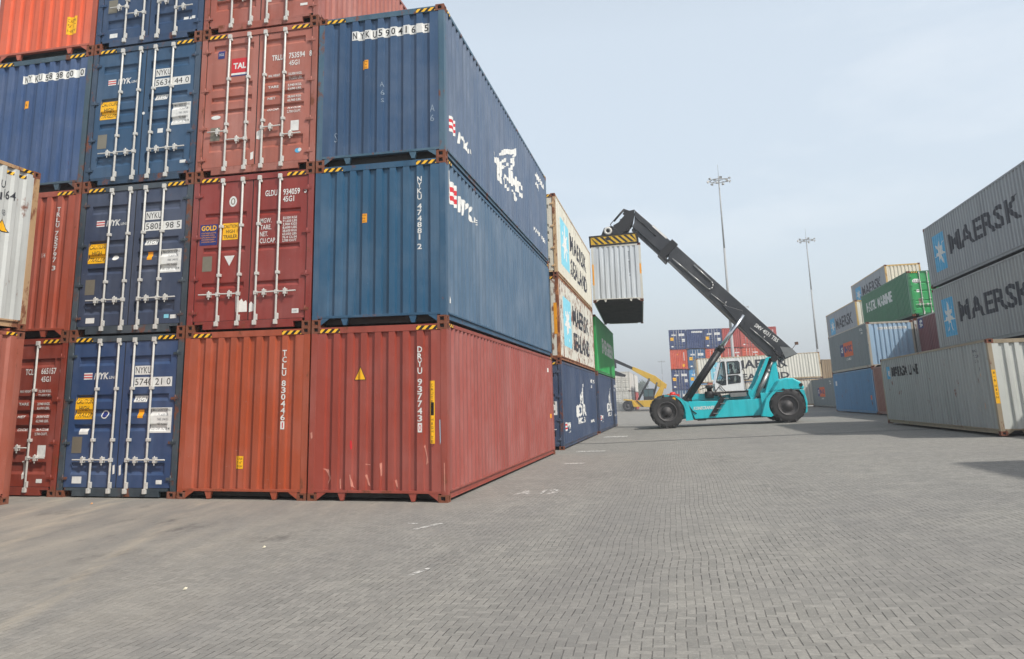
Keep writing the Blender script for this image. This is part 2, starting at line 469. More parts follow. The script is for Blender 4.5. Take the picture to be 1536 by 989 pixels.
def doors(t, f, H, pm, fm, rec, detail, handles, bars):
    top, bot = H - .135, .175
    base = .022
    f.base = base
    # dark gasket / gap behind the leaves
    g = MB()
    P = lambda u, v, d: f.fn(u, v, d)
    def bx(B, u0, u1, v0, v1, d0, d1, m=0):
        B.hexa([P(u0, v0, d0), P(u1, v0, d0), P(u1, v0, d1), P(u0, v0, d1), P(u0, v1, d0), P(u1, v1, d0), P(u1, v1, d1), P(u0, v1, d1)], m)
    leaves = []
    s = (H - HC) if H < HC else 0.0
    recs = [(a + s * .6, b2 + s * .6) if a > .9 else (a, b2) for a, b2 in rec]
    for k, (a, c) in enumerate(((.125, 1.208), (1.230, 2.313))):
        B = MB()
        ri, ro = (a + .13, c - .1) if k == 0 else (a + .1, c - .13)
        # profile of the recessed bands
        zs, ds = [bot], [base]
        for (z0, z1) in sorted(recs):
            zs += [z0, z0 + .05, z1 - .03, z1]; ds += [base, base + .038, base + .038, base]
        zs.append(top); ds.append(base)
        n = len(zs)
        vs = [P(ri, z, d) for z, d in zip(zs, ds)] + [P(ro, z, d) for z, d in zip(zs, ds)]
        B.add(vs, [(i, i + 1, n + i + 1, n + i) for i in range(n - 1)])
        for u in (ri, ro):
            for (z0, z1) in recs:
                B.add([P(u, z0, base), P(u, z0 + .05, base + .038), P(u, z1 - .03, base + .038), P(u, z1, base)], [(0, 1, 2, 3)])
        for (u0, u1) in ((a, ri), (ro, c)):
            B.add([P(u0, bot, base), P(u1, bot, base), P(u1, top, base), P(u0, top, base)], [(0, 1, 2, 3)])
        e = base + .045
        for (u0, v0, u1, v1) in ((a, bot, a, top), (c, bot, c, top), (a, bot, c, bot), (a, top, c, top)):
            B.add([P(u0, v0, base), P(u1, v1, base), P(u1, v1, e), P(u0, v0, e)], [(0, 1, 2, 3)])
        leaf = B.build('door', pm, t)
        f.regions.append((ri, ro, zs, ds))
        leaves.append(leaf)
        G = MB()
        bx(G, a - .014, a, bot - .012, top + .012, base + .004, base + .05)
        bx(G, c, c + .009, bot - .012, top + .012, base + .004, base + .05)
        bx(G, a, c, top, top + .014, base + .004, base + .05); bx(G, a, c, bot - .012, bot, base + .004, base + .05)
        G.build('door_gasket', RUBBER_SHADE, leaf)
        if detail == 0:
            us0 = bars[2 * k:2 * k + 2]; Bb = MB()
            for u in us0: Bb.tube(P(u, .12, -.005), P(u, H - .08, -.005), .022, n=6)
            Bb.build('locking_bar', GALV, leaf)
            continue
        us = bars[2 * k:2 * k + 2]
        for j, u in enumerate(us):
            Bb = MB(); dd = -.012
            Bb.tube(P(u, .11, dd), P(u, H - .075, dd), .021, n=10)
            for v in (.13, H - .10):
                bx(Bb, u - .035, u + .035, v - .055, v + .03, dd - .03, dd + .02)
                bx(Bb, u - .012, u + .05, v - .10 if v > 1 else v + .03, v - .055 if v > 1 else v + .14, dd - .018, dd + .025)
            for v in (1.0, 1.91):
                bx(Bb, u - .028, u + .045, v - .028, v + .028, dd - .026, base + .002)
            Bb.build('locking_bar', GALV, leaf, bevel=.006)
            hv = .65 if handles == 'one' else (.86 if (k, j) in ((0, 0), (1, 0)) else .68)
            Hh = MB()
            sg = -1 if k == 0 else 1
            Hh.tube(P(u, hv, dd - .02), P(u + sg * .38, hv + .005, dd - .02), .014, n=8)
            bx(Hh, u + sg * .17 - .03, u + sg * .17 + .03, hv - .05, hv + .05, dd - .035, base)
            bx(Hh, u - .03, u + .03, hv - .035, hv + .035, dd - .03, base)
            Hh.tube(P(u + sg * .17, hv - .09, dd - .02), P(u + sg * .17, hv + .07, dd - .02), .012, n=8)
            Hh.build('door_handle', GALV, leaf, bevel=.004)
        ue = .125 if k == 0 else 2.313; so = -1 if k == 0 else 1
        for v in (.33, .95, 1.72, 2.52 + s):
            Q = MB(); bx(Q, ue + so * .085, ue - so * .07, v - .022, v + .022, -.006, base + .004)
            Q.tube(P(ue + so * .012, v - .06, .004), P(ue + so * .012, v + .06, .004), .013, n=8)
            Q.build('hinge', fm, leaf)
    # closing sheet behind, coloured black as the shade in the door gaps
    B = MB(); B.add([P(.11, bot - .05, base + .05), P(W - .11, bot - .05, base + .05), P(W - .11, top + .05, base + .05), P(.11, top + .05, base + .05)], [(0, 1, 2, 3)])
    B.build('door_gap_shade', RUBBER_SHADE, t)

# ---- sign blocks ---------------------------------------------------------------
def caution(u0, v0, u1, v1):
    w, hh = u1 - u0, v1 - v0
    it = [rect(u0, v0, u1, v1, YEL)]
    for i, s in enumerate(('CAUTION', 'HIGH', 'TRAILER')):
        wd = w * (.9 if s != 'HIGH' else .55)
        it.append(text_items(s, u0 + (w - wd) / 2, v1 - hh * (.29 + .31 * i), hh * .2, wd, BLACKP, .01))
    return ('caution_sign', 'near', it)
def small_tag(u0, v0, u1, v1, m=None):
    w, hh = u1 - u0, v1 - v0; it = [rect(u0, v0, u1, v1, m or ORG)]
    for i, s in enumerate(('CAUTION', "9' 6\"", 'HIGH')):
        it.append(text_items(s, u0 + w * .12, v0 + hh * (.7 - .29 * i), hh * .17, w * .76, BLACKP))
    return ('caution_tag', 'near', it)
def nyk_flag(u, v, w=.18, h=.12, face='near', big=False):
    it = [rect(u, v, u + w, v + h, WHITE)]
    for i in (0, 1): it.append(rect(u, v + h * (.2 + .4 * i), u + w, v + h * (.38 + .4 * i), REDS, 1))
    return ('flag_logo', face, it)
def nyk_door(line1, line2, white=(1.83, 1.12, 2.27, 1.56), cau=(.25, 1.37, .63, 1.76), extra=()):
    d = [nyk_flag(.38, 2.085), ('lettering', 'near', [text_items('NYK', .60, 2.09, .11, .30, WHITE, .03, .15), text_items('LINE', .92, 2.09, .05, .14, WHITE, .01)]),
         ('lettering', 'near', [rect(1.455, 2.15, 1.83, 2.31, WHITE), text_items(line1, 1.475, 2.175, .115, .32, BLACKP, .0, 0, 1),
                                rect(1.455, 1.935, 2.235, 2.105, WHITE), text_items(line2, 1.475, 1.965, .115, .73, BLACKP, .0, 0, 1)]),
         ('lettering', 'near', [rect(1.475, 1.66, 1.745, 1.775, WHITE), text_items('45G1', 1.495, 1.68, .075, .22, GREYP)]),
         caution(*cau)]
    u0, v0, u1, v1 = white; it = [rect(u0, v0, u1, v1, WHITE)]
    hh = v1 - v0
    for i, s in enumerate(('MAX GROSS 32,500 KG', '71,650 LB', 'TARE  3,940 KG', 'NET 28,560 KG', 'CU. CAP. 76.2 CU M')):
        it.append(text_items(s, u0 + .03 + (.12 if i in (1, 2, 3) else 0), v1 - hh * (.14 + .185 * i), hh * .085, (u1 - u0) * (.86 if i in (0, 4) else .5), GREYP, .01))
    d.append(('data_panel', 'near', it))
    d.append(('data_plate', 'near', [rect(.24, .77, .45, 1.06, PLATE)]))
    return d + list(extra)
def owner_door(code, num, chk, sub, v=2.30, u=1.5, uc=2.27):
    return ('lettering', 'near', [text_items(code, u, v - .11, .105, .24, WHITE, .02), text_items(num, u + .35, v - .10, .105, .33, WHITE, .02),
                                  text_items(chk, uc, v - .10, .105, .05, WHITE, .02), text_items(sub, u + .36, v - .245, .095, .21, WHITE, .02)])
def data_lines(u, v, rows, ur, h=.045, gap=.062, wl=.24, wr=.28, block=True):
    it = []
    for i, (a, b2) in enumerate(rows):
        if a: it.append(text_items(a, u, v - gap * i, h, min(wl, .055 * len(a)), WHITE, .02))
        if b2: it.append(text_items(b2, ur, v - gap * i, h, wr, WHITE, .02))
    return ('lettering', 'near', it)
TALROWS = [('MAX. WEIGHT', '32,500 KGS.'), ('', '71,650 LBS.'), ('', ''), ('TARE', '3,940 KGS.'), ('', '8,690 LBS.'), ('', ''),
           ('NET', '28,560 KGS.'), ('', '62,960 LBS.'), ('', ''), ('CU.CAP.', '76.4 CU.M.'), ('', '2,700 CU.FT.')]

# colours (base paint colours; some side and end copies add painted sunlight)
K = .96
C_NAVY = rgb(52, 80, 112, K); C_NAVY2 = rgb(44, 68, 100, K); C_TEAL = rgb(42, 84, 114, K); C_BLUE3 = rgb(58, 82, 120, K); C_DOORB = rgb(46, 78, 108, K)
C_SLATE = rgb(60, 70, 92, K); C_BLUE57 = rgb(46, 70, 108, K)
C_RED = rgb(150, 66, 52, K); C_ORANGE = rgb(164, 76, 46, K); C_BROWN = rgb(164, 96, 80, K); C_GLD = rgb(138, 52, 44, K)
C_RED4 = rgb(166, 80, 58, K); C_TCL = rgb(138, 54, 36, K); C_OR4 = rgb(214, 98, 64, K)
C_GREY = rgb(158, 160, 160, K); C_LGREY = rgb(186, 189, 186, K); C_WHITE = rgb(206, 204, 192, K)

X1, X2, X3, X4 = -W / 2, -W / 2 - 2.468, -W / 2 - 2 * 2.468, -W / 2 - 3 * 2.468
def lev(n): return (n - 1) * HC

# --- column 1 (corner of the stack)
container('red ribbed container with a yellow triangle and upright number 937743, bottom of the stack corner', (X1, 0, 0), C_RED, 'oxide_red_paint', group=G1, side_lit=.07,
    framecol=rgb(148, 68, 54, K), rust=.14, wear=.28, framerust=.36, decals=[
    ('upright_lettering', 'near', vtext('DRYU 937743', 1.969, 2.50, .118, .098) + [rect(1.932, 1.10, 2.005, 1.25, WHITE, 0), text_items('0', 1.969, 1.125, .098, .045, REDS, 0, 0, 1, 'C')]),
    ('warning_triangle', 'near', [poly([(.785, 1.965), (1.02, 1.965), (.905, 2.22)], BLACKP), poly([(.80, 1.975), (1.005, 1.975), (.905, 2.20)], YEL, 1)]),
    ('yellow_strip', 'near', [rect(2.13, .92, 2.225, 1.93, YEL)] + [rect(2.145, 1.37, 2.21, 1.58, BLACKP, 1)] + vtext('CAUTION', 2.178, 1.88, .066, .045, .04, BLACKP, .0) + vtext("9'6 ", 2.178, 1.55, .06, .045, .04, YEL, .0)
        + vtext('HIGH TEU', 2.178, 1.32, .062, .04, .04, BLACKP, .0)),
    ('paint_scuff', 'near', [poly([(.745, .98), (.775, .97), (.78, .84), (.755, .82), (.74, .9)], REDS)]),
    ('paint_scuff', 'near', [poly([(.27, .52), (.36, .50), (.40, .36), (.34, .26), (.37, .37), (.33, .45)], SCUFF)]), ('paint_scuff', 'near', [poly([(.55, .34), (.575, .36), (.58, .2), (.56, .19)], SCUFF)]),
    ('paint_scuff', 'near', [poly([(.74, .42), (.76, .43), (.80, .25), (.83, .2), (.77, .24)], SCUFF)]), ('paint_scuff', 'near', [poly([(1.02, .60), (1.1, .585), (1.09, .575), (1.03, .58)], SCUFF)]),
    ('paint_scuff', 'near', [poly([(1.02, .42), (1.04, .43), (1.10, .24), (1.06, .26)], SCUFF)]), ('paint_scuff', 'near', [poly([(1.27, .60), (1.30, .62), (1.305, .42), (1.285, .40), (1.28, .5)], SCUFF)]),
    ('paint_scuff', 'near', [poly([(1.53, .34), (1.56, .35), (1.58, .22), (1.55, .24)], SCUFF)]), ('paint_scuff', 'near', [poly([(2.03, .88), (2.05, .9), (2.10, .62), (2.06, .58), (2.07, .7)], SCUFF)]),
    ('paint_scuff', 'near', [poly([(.025, 1.10), (.06, 1.12), (.07, 1.02), (.04, 1.0)], SCUFF)]), ('paint_scuff', 'near', [poly([(2.375, .62), (2.39, .62), (2.395, .15), (2.38, .2)], SCUFF)]),
    ('chalk_mark', 'near', [poly([(2.30, 1.30), (2.318, 1.30), (2.325, .95), (2.31, .90)], CHALK)]),
    ('yellow_tag', 'right', [rect(11.55, 1.08, 11.75, 1.2, ORG)]),
    ('lettering', 'right', [rect(11.2, 2.42, 11.36, 2.54, WHITE), rect(11.45, 1.42, 11.55, 1.5, WHITE)]),
    ])
container('teal blue ribbed container with upright number 474881, middle of the corner column', (X1, 0, lev(2)), C_TEAL, 'teal_blue_paint', group=G1, side_lit=.15,
    rust=.08, wear=.4, framerust=.30, decals=[
    ('upright_lettering', 'near', vtext('NYKU 474881 2', 1.969, 2.56, .1085, .09)),
    ('caution_tag', 'near', [rect(.89, 1.80, 1.0, 1.96, ORG), text_items('CAUTION', .90, 1.92, .025, .08, BLACKP), text_items("9'6", .915, 1.86, .03, .05, BLACKP), text_items('HIGH', .91, 1.815, .025, .06, BLACKP)]),
    ('flag_logo', 'right', [rect(.28, 2.13, .78, 2.55, WHITE)] + [rect(.28, 2.20 + .16 * i, .78, 2.29 + .16 * i, REDS, 1) for i in (0, 1)] + [poly([(.24, 2.1), (.28, 2.1), (.28, 2.7), (.24, 2.7)], WHITE)]),
    ('lettering', 'right', [text_items('NYK', .95, 2.13, .27, 1.05, WHITE, .05, .15), text_items('LINE', 2.05, 2.16, .10, .38, WHITE, .02)]),
    ('lettering', 'right', [poly([(.22, .34), (.40, .34), (.24, .46)], WHITE)]),
    ])
NYKEMB = [poly([(4.14, 1.34), (4.26, 1.32), (4.36, 1.26), (4.47, 1.30), (4.66, 1.34), (4.8, 1.27), (5.0, 1.36), (5.3, 1.5), (5.6, 1.62), (5.55, 1.5), (5.15, 1.36), (5.05, 1.28), (5.4, 1.36), (5.55, 1.38), (5.15, 1.2), (5.1, 1.1), (5.0, 1.02), (4.95, .95), (4.75, .9), (4.7, .98), (4.5, .95), (4.55, 1.06), (4.42, 1.1), (4.28, 1.18), (4.18, 1.24)], WHITE),
          poly([(4.75, 1.42), (5.04, 1.62), (5.38, 1.77), (5.79, 1.9), (6.45, 2.08), (6.99, 2.29), (7.03, 2.16), (6.81, 1.98), (6.55, 1.92), (6.62, 2.02), (6.28, 1.90), (5.78, 1.77), (5.3, 1.59)], WHITE),
          poly([(6.19, 1.77), (6.69, 1.95), (6.63, 1.83), (6.78, 1.83), (6.62, 1.70), (6.38, 1.52), (6.01, 1.46), (6.17, 1.58), (6.45, 1.69), (6.11, 1.68)], WHITE),
          poly([(5.6, 1.50), (6.03, 1.60), (5.95, 1.50), (5.55, 1.40)], WHITE)]
container('navy blue ribbed container numbered 590416 on a white strip, topmost of the corner column', (X1, 0, lev(3)), C_NAVY, 'navy_paint', group=G1, side_lit=.15,
    framecol=rgb(60, 92, 112, K), rust=.12, wear=.4, framerust=.42, decals=[
    ('lettering', 'near', [rect(.65, 2.385, 2.16, 2.565, WHITE), *slots('NYKU590416 5', .719, 2.415)]),
    ('caution_tag', 'near', [rect(.87, 1.80, .99, 1.97, ORG), text_items('CAUTION', .88, 1.93, .025, .09, BLACKP), text_items("9'6", .895, 1.87, .03, .06, BLACKP), text_items('HIGH', .89, 1.815, .025, .07, BLACKP)]),
    ('chalk_mark', 'near', [text_items('A', 1.22, 1.42, .09, .07, CHALK, -.01), text_items('6', 1.235, 1.26, .09, .06, CHALK, -.01), text_items('S', 1.24, 1.12, .07, .05, CHALK, -.01), text_items('S', .33, .45, .18, .06, CHALK, -.01), text_items('A', 2.17, .84, .13, .08, CHALK, -.01), text_items('6', 2.17, .66, .12, .07, CHALK, -.01)]),
    ('flag_logo', 'right', [rect(.42, .60, .76, .90, WHITE)] + [rect(.42, .66 + .12 * i, .76, .72 + .12 * i, REDS, 1) for i in (0, 1)]),
    ('lettering', 'right', [text_items('NYK', 1.0, .56, .20, .72, WHITE, .05, .15), text_items('LINE', 1.75, .60, .09, .33, WHITE, .02)]),
    ('emblem', 'right', NYKEMB),
    ('lettering', 'right', [text_items('BA', 4.41, .80, .22, .62, WHITE, .06), text_items('CO', 5.2, .84, .30, .75, WHITE, .05), text_items('INC', 5.9, 1.12, .33, 1.85, WHITE, .07), text_items('TD', 6.3, .79, .19, .6, WHITE, .05)]),
    ('lettering', 'right', [text_items('NYKU 5904 16', 10.1, 2.36, .17, 1.6, WHITE, .04), text_items('45G1', 10.15, 2.08, .17, .6, WHITE, .03), text_items('MGW 30,480', 9.6, .62, .12, 1.0, WHITE, .03), text_items('TARE 3,9', 10.8, .60, .12, 1.0, WHITE, .03)]),
    ])
# --- column 2
container('orange ribbed container numbered 830446, on the paving beside the red corner one', (X2, 0, 0), C_ORANGE, 'orange_brown_paint', group=G1,
    rust=.10, wear=.26, framerust=.34, decals=[
    ('upright_lettering', 'near', vtext('TCLU 830446', 1.969, 2.51, .115, .095) + [rect(1.932, 1.165, 2.005, 1.30, WHITE), text_items('1', 1.969, 1.185, .095, .02, REDS, 0, 0, 1, 'C')]),
    small_tag(1.10, .51, 1.255, .72, YEL)])
container('dark red container with twin doors and a blue square sign beside a yellow one', (X2, 0, lev(2)), C_GLD, 'dark_red_paint', near='doors', group=G1,
    rec=GLDREC, rust=.10, framerust=.36, decals=[
    ('lettering', 'near', [text_items('GLDU', 1.47, 2.43, .105, .24, WHITE, .02), text_items('934059', 1.83, 2.43, .105, .33, WHITE, .02), text_items('5', 2.245, 2.44, .105, .05, WHITE, .02), text_items('45G1', 1.83, 2.30, .10, .22, WHITE, .02)]),
    ('round_logo', 'near', [disc(.82, 2.38, .078, WHITE, 0, 20, .10), disc(.82, 2.38, .045, PLATE, 1, 16, .065), disc(.82, 2.38, .025, WHITE, 2, 12, .045)]),
    ('blue_sign', 'near', [rect(.17, 1.58, .53, 1.97, NAVY), text_items('GOLD', .195, 1.86, .085, .31, YEL, .03)] + [text_items('CONTAINER LEASING', .20, 1.80 - .042 * i, .022, .30 - .03 * (i % 2), ORG) for i in range(5)]),
    caution(.635, 1.66, .95, 1.97),
    ('lettering', 'near', [text_items(s, 1.395, 1.93 - .125 * i, .085, w, WHITE, .01) for i, (s, w) in enumerate((('MGW.', .22), ('TARE.', .22), ('NET.', .16), ('CU.CAP.', .32)))]),
    ('lettering', 'near', [text_items(s, 1.84, 1.975 - .06 * i, .042, .28, WHITE, .02) for i, s in enumerate(('32,500 KGS', '71,650 LBS', '3,900 KGS', '8,600 LBS', '28,600 KGS', '63,050 LBS', '76.4 CU.M', '2,700 CU.FT'))]),
    ('white_triangle', 'near', [poly([(.69, 1.36), (.90, 1.36), (.80, 1.17)], WHITE)]),
    ('data_plate', 'near', [rect(.25, 1.09, .445, 1.37, PLATE)]),
    ('torn_poster', 'near', [poly([(.955, .62), (1.0, .60), (1.04, .52), (1.08, .56), (1.12, .50), (1.17, .53), (1.19, .48), (1.195, .32), (.97, .32)], TORN), poly([(1.235, .46), (1.27, .50), (1.31, .46), (1.33, .44), (1.325, .33), (1.235, .31)], TORN)]),
    ('sticker', 'near', [rect(2.07, .26, 2.20, .34, WHITE), text_items('CSC', 2.09, .285, .03, .09, GREYP)]),
    ])
container('faded brown container with twin doors and a small red square sign, third of its column', (X2, 0, lev(3)), C_BROWN, 'faded_brown_paint', near='doors', group=G1,
    rec=TALREC, handles='two', rust=.14, framerust=.42, wear=.5, decals=[
    owner_door('TRLU', '753594', '8', '45G1'), data_lines(1.44, 1.86, TALROWS, 1.85, .045, .075),
    ('red_sign', 'near', [rect(.65, 2.03, .99, 2.33, REDS), rect(.65, 1.99, .99, 2.03, WHITE), rect(.65, 1.965, .99, 1.99, NAVY), text_items('TAL', .69, 2.12, .11, .27, WHITE, .04, 0, 1)]),
    ('blue_tag', 'near', [rect(.35, 2.36, .49, 2.53, NAVY), text_items('SGS', .37, 2.42, .05, .10, WHITE)]),
    ('data_plate', 'near', [rect(.27, .70, .47, .96, PLATE)]), ('white_label', 'near', [rect(1.93, .75, 2.095, .95, WHITE)]),
    ('white_label', 'near', [disc(.37, 1.165, .10, WHITE, 0, 16, .04)]),
    ('torn_poster', 'near', [poly([(.98, .85), (1.03, .83), (1.04, .66), (1.0, .62)], TORN), poly([(1.13, .40), (1.19, .42), (1.19, .28), (1.13, .26)], TORN), poly([(1.24, .80), (1.33, .84), (1.36, .70), (1.30, .64), (1.24, .66)], TORN)]),
    ('round_sticker', 'near', [disc(2.09, .36, .06, SKYB, 0, 16, .045), disc(2.13, .37, .035, WHITE, 1)]),
    ])
container('salmon brown container with white barred doors, on top of the faded brown one', (X2, 0, lev(4)), rgb(160, 88, 72, K), 'salmon_brown_paint', near='doors', group=G1,
    rec=TALREC, handles='two', rust=.16, framerust=.45, wear=.5, decals=[
    owner_door('TRLU', '755518', '3', '45G1'), data_lines(1.44, 1.86, TALROWS, 1.85, .045, .075),
    ('data_plate', 'near', [rect(.27, .70, .47, .96, PLATE)]), ('white_label', 'near', [rect(1.32, .55, 1.42, .62, WHITE)]), ('white_label', 'near', [rect(2.05, .36, 2.2, .41, WHITE)]),
    ])
# --- column 3
container('blue container numbered 5740 21 0 with twin doors and white bars, standing on the paving', (X3, 0, 0), C_BLUE57, 'blue_door_paint', near='doors', group=G1,
    framecol=rgb(52, 64, 72, K), rust=.12, framerust=.40, decals=nyk_door('NYKU', '5740 21 0', extra=[
    ('orange_tag', 'near', [rect(1.57, 1.38, 1.68, 1.53, ORG)]), ('round_sticker', 'near', [disc(.88, 1.45, .075, WHITE), disc(.88, 1.45, .055, NAVY, 1)]),
    ('white_label', 'near', [rect(.37, 1.10, .56, 1.20, WHITE)]), ('white_label', 'near', [rect(.30, .24, .50, .36, WHITE)]), ('sticker', 'near', [rect(2.03, .24, 2.15, .31, WHITE)]),
    ('torn_poster', 'near', [poly([(1.13, .55), (1.17, .57), (1.18, .42), (1.14, .40)], TORN), poly([(1.26, .55), (1.30, .57), (1.31, .40), (1.27, .38)], TORN)])]))
container('slate blue container numbered 5805 98 5, second of the column of blue doors', (X3, 0, lev(2)), C_SLATE, 'slate_blue_paint', near='doors', group=G1,
    framecol=rgb(56, 66, 74, K), rust=.15, framerust=.42, decals=nyk_door('NYKU', '5805 98 5', extra=[
    ('orange_tag', 'near', [rect(1.54, 1.38, 1.645, 1.53, ORG)]), ('round_sticker', 'near', [disc(.84, 1.46, .07, TORN, 0, 12, .05)]),
    ('white_label', 'near', [rect(.31, .23, .50, .33, TORN)]), ('sticker', 'near', [rect(1.98, .27, 2.08, .34, SKYL), rect(2.11, .26, 2.24, .33, WHITE)])]))
container('blue container numbered 5634 44 0 with twin doors, third of the column of blue doors', (X3, 0, lev(3)), C_DOORB, 'deep_blue_paint', near='doors', group=G1,
    framecol=rgb(44, 66, 88, K), rust=.10, framerust=.38, decals=nyk_door('NYKU', '5634 44 0', (1.87, 1.11, 2.28, 1.56), extra=[
    ('white_label', 'near', [rect(1.58, .98, 1.70, 1.07, WHITE)]), ('sticker', 'near', [rect(2.11, .33, 2.24, .39, WHITE)]), ('white_label', 'near', [disc(1.24, 1.42, .03, WHITE)])]))
container('navy container cut off by the top edge, fourth of the column of blue doors', (X3, 0, lev(4)), C_NAVY2, 'dark_navy_paint', near='doors', group=G1,
    handles='two', rust=.12, framerust=.40, decals=nyk_door('NYKU', '5619 07 3', extra=[('white_label', 'near', [rect(.33, 1.13, .51, 1.22, WHITE)]), ('white_label', 'near', [rect(.32, .22, .5, .31, WHITE)]), ('sticker', 'near', [rect(1.98, .42, 2.09, .48, WHITE), rect(2.12, .41, 2.26, .47, WHITE)])]))
# --- column 4
container('dark red container numbered 665157 with one door in view, bottom of the left column', (X4, 0, 0), C_TCL, 'deep_red_paint', near='doors', group=G1,
    rec=NYKREC, handles='two', bars=(.63, 1.04, 1.39, 1.80), rust=.12, framerust=.36, decals=[owner_door('TCLU', '665157', '0', '45G1', 2.31, 1.55, 2.31),
    data_lines(1.47, 1.87, TALROWS, 1.88, .045, .078), ('white_label', 'near', [rect(1.97, .70, 2.15, .91, WHITE)]), ('white_label', 'near', [rect(2.0, .24, 2.13, .31, WHITE)]),
    ('torn_poster', 'near', [poly([(1.66, .62), (1.72, .64), (1.73, .32), (1.68, .30)], TORN)])])
container('red ribbed container numbered 755797, second of the left column behind the grey one', (X4, 0, lev(2)), C_RED4, 'brick_red_paint', group=G1, rust=.10, framerust=.36,
    decals=[('upright_lettering', 'near', vtext('TRLU 755797 3', 1.969, 2.54, .105, .085)), ('chalk_mark', 'near', [text_items('114', 1.66, 1.55, .09, .09, WHITE)])])
container('blue ribbed container numbered 58 38 00 on a white strip, third of the left column', (X4, 0, lev(3)), C_BLUE3, 'mid_blue_paint', group=G1,
    framecol=rgb(60, 80, 92, K), rust=.15, framerust=.45, decals=[
    ('lettering', 'near', [rect(.78, 2.36, 2.285, 2.53, WHITE), *slots('NYKU583800 0', .844, 2.385)]),
    ('caution_tag', 'near', [rect(.86, 1.80, .995, 1.96, ORG), text_items("9'6", .88, 1.85, .05, .08, BLACKP)])])
container('bright orange red corrugated container with a yellow caution tag, topmost of the left column', (X4, 0, lev(4)), C_OR4, 'orange_red_paint', group=G1, rust=.12, framerust=.34,
    framecol=rgb(168, 84, 62, K), decals=[small_tag(1.735, .435, 1.98, .83, YEL), ('upright_lettering', 'near', vtext('TGHU 862314 5', 2.02, 2.55, .105, .085))])

# --- two containers nearer to the camera, at the left edge
G2 = 'containers at the left edge'
container('grey container with rusty end post and black number 164, stacked at the left edge', (-7.45 - W / 2, -13.2, lev(2) + .02), C_LGREY, 'pale_grey_paint', group=G2, near='doors',
    framecol=rgb(172, 140, 104, K), rust=.40, framerust=.62, wear=.3, decals=[
    ('lettering', 'right', [text_items('U', 11.33, 2.42, .13, .09, DKTEXT), text_items('164', 11.41, 2.25, .15, .26, DKTEXT, .01), text_items('1', 11.33, 2.20, .13, .04, DKTEXT), text_items('GB', 11.40, 1.95, .10, .12, GREYP)]),
    ('warning_triangle', 'right', [poly([(11.29, 1.66), (11.61, 1.66), (11.45, 1.91)], BLACKP), poly([(11.315, 1.675), (11.585, 1.675), (11.45, 1.885)], YEL, 1)]),
    ('hazard_stripe', 'right', [rect(11.42, 2.70, 11.6, 2.76, HAZ)]), ('hazard_stripe', 'right', [rect(11.72, 2.70, 11.88, 2.76, HAZ)])])
container('weathered red container with rusty post, standing on the paving at the left edge', (-7.45 - W / 2, -13.2, 0), rgb(158, 84, 64, K), 'weathered_red_paint', group=G2, near='doors', rust=.2, framerust=.5)

# --- second and third rows behind the corner column
G3 = 'containers in the rows behind the corner column'
def sealand(u, v, face, k=1.0, text=DKTEXT):
    return [('star_logo', face, [rect(u, v, u + 2.25, v + 1.75, SKYL), star(u + 1.12, v + .9, .95, WHITE, 1, 7, .36, .78)]),
            ('lettering', face, [text_items('MAERSK', u + 2.75, v + 1.0, .68, 6.0, text, .03), text_items('SEALAND', u + 2.75, v + .02, .64, 6.0, text, .03)])]
def emb2(u):
    return [('emblem', 'right', [poly([(u + 2.6, 2.30), (u + 2.35, 1.85), (u + 1.6, 1.55), (u + .9, 1.28), (u + 1.3, 1.55), (u + 1.9, 1.9)], WHITE), poly([(u + 1.3, 1.75), (u + 1.55, 1.95), (u + 1.6, 1.6), (u + 1.2, 1.5)], WHITE),
                                 poly([(u + 2.1, 1.85), (u + 2.5, 1.9), (u + 2.3, 1.45), (u + 1.9, 1.45)], WHITE)]),
            ('lettering', 'right', [text_items('OR', u + .2, 1.0, .42, 3.2, WHITE, .04), disc(u + .3, 1.18, .55, WHITE, 0, 16, .24), text_items('MC. BI', u + .5, .72, .19, 2.5, WHITE, .05)]),
            ('lettering', 'right', [text_items('DNYK 5904', u + 5.6, 2.36, .14, 1.9, WHITE, .05), text_items('45G1', u + 5.7, 2.13, .12, .5, WHITE, .05), text_items('MGW 30.4', u + 5.2, .63, .12, 1.7, WHITE, .04)]),
            ('flag_logo', 'right', [rect(.62, .58, 1.05, .86, WHITE), rect(.62, .63, 1.05, .69, REDS, 1), rect(.62, .75, 1.05, .81, REDS, 1)]),
            ('lettering', 'right', [text_items('NYK', 1.2, .62, .2, .9, WHITE, .05, .15), text_items('LINE', 1.5, .5, .07, .6, WHITE, .02)])]
YB, YC = 14.25, 27.75
container('navy container with white crescent emblem, on the paving just behind the red corner container', (X1, YB, 0), rgb(54, 70, 98, K), 'ink_blue_paint', group=G3, near='doors', rust=.08, framerust=.55, detail=1,
    decals=emb2(4.1) + [('data_panel', 'near', [rect(1.84, 1.12, 2.25, 1.56, WHITE)]), ('caution_sign', 'near', [rect(.25, 1.37, .63, 1.76, YEL)])])
container('rust streaked white container with a star logo, second level behind the corner column', (X1, YB, lev(2)), C_WHITE, 'rusty_white_paint', group=G3, near='end', rust=.66, framerust=.85, detail=1,
    framecol=rgb(176, 116, 66, K), decals=sealand(1.2, .58, 'right') + [('yellow_strip', 'near', [rect(2.25, .9, 2.36, 1.95, ORG)]), ('lettering', 'near', [text_items('9-6', 2.27, 1.4, .06, .08, BLACKP)])])
container('cream white container with a star logo on its side, topmost behind the corner column', (X1, YB, lev(3)), rgb(210, 206, 190, K), 'cream_white_paint', group=G3, near='doors', rust=.40, framerust=.6, detail=1,
    framecol=rgb(190, 160, 120, K), decals=sealand(1.3, .58, 'right'))
container('navy container with white crescent emblem, ground level under the green one', (X1, YC, 0), rgb(56, 72, 100, K), 'ink_blue_paint_faded', group=G3, near='doors', rust=.08, framerust=.5, detail=1, decals=emb2(4.9))
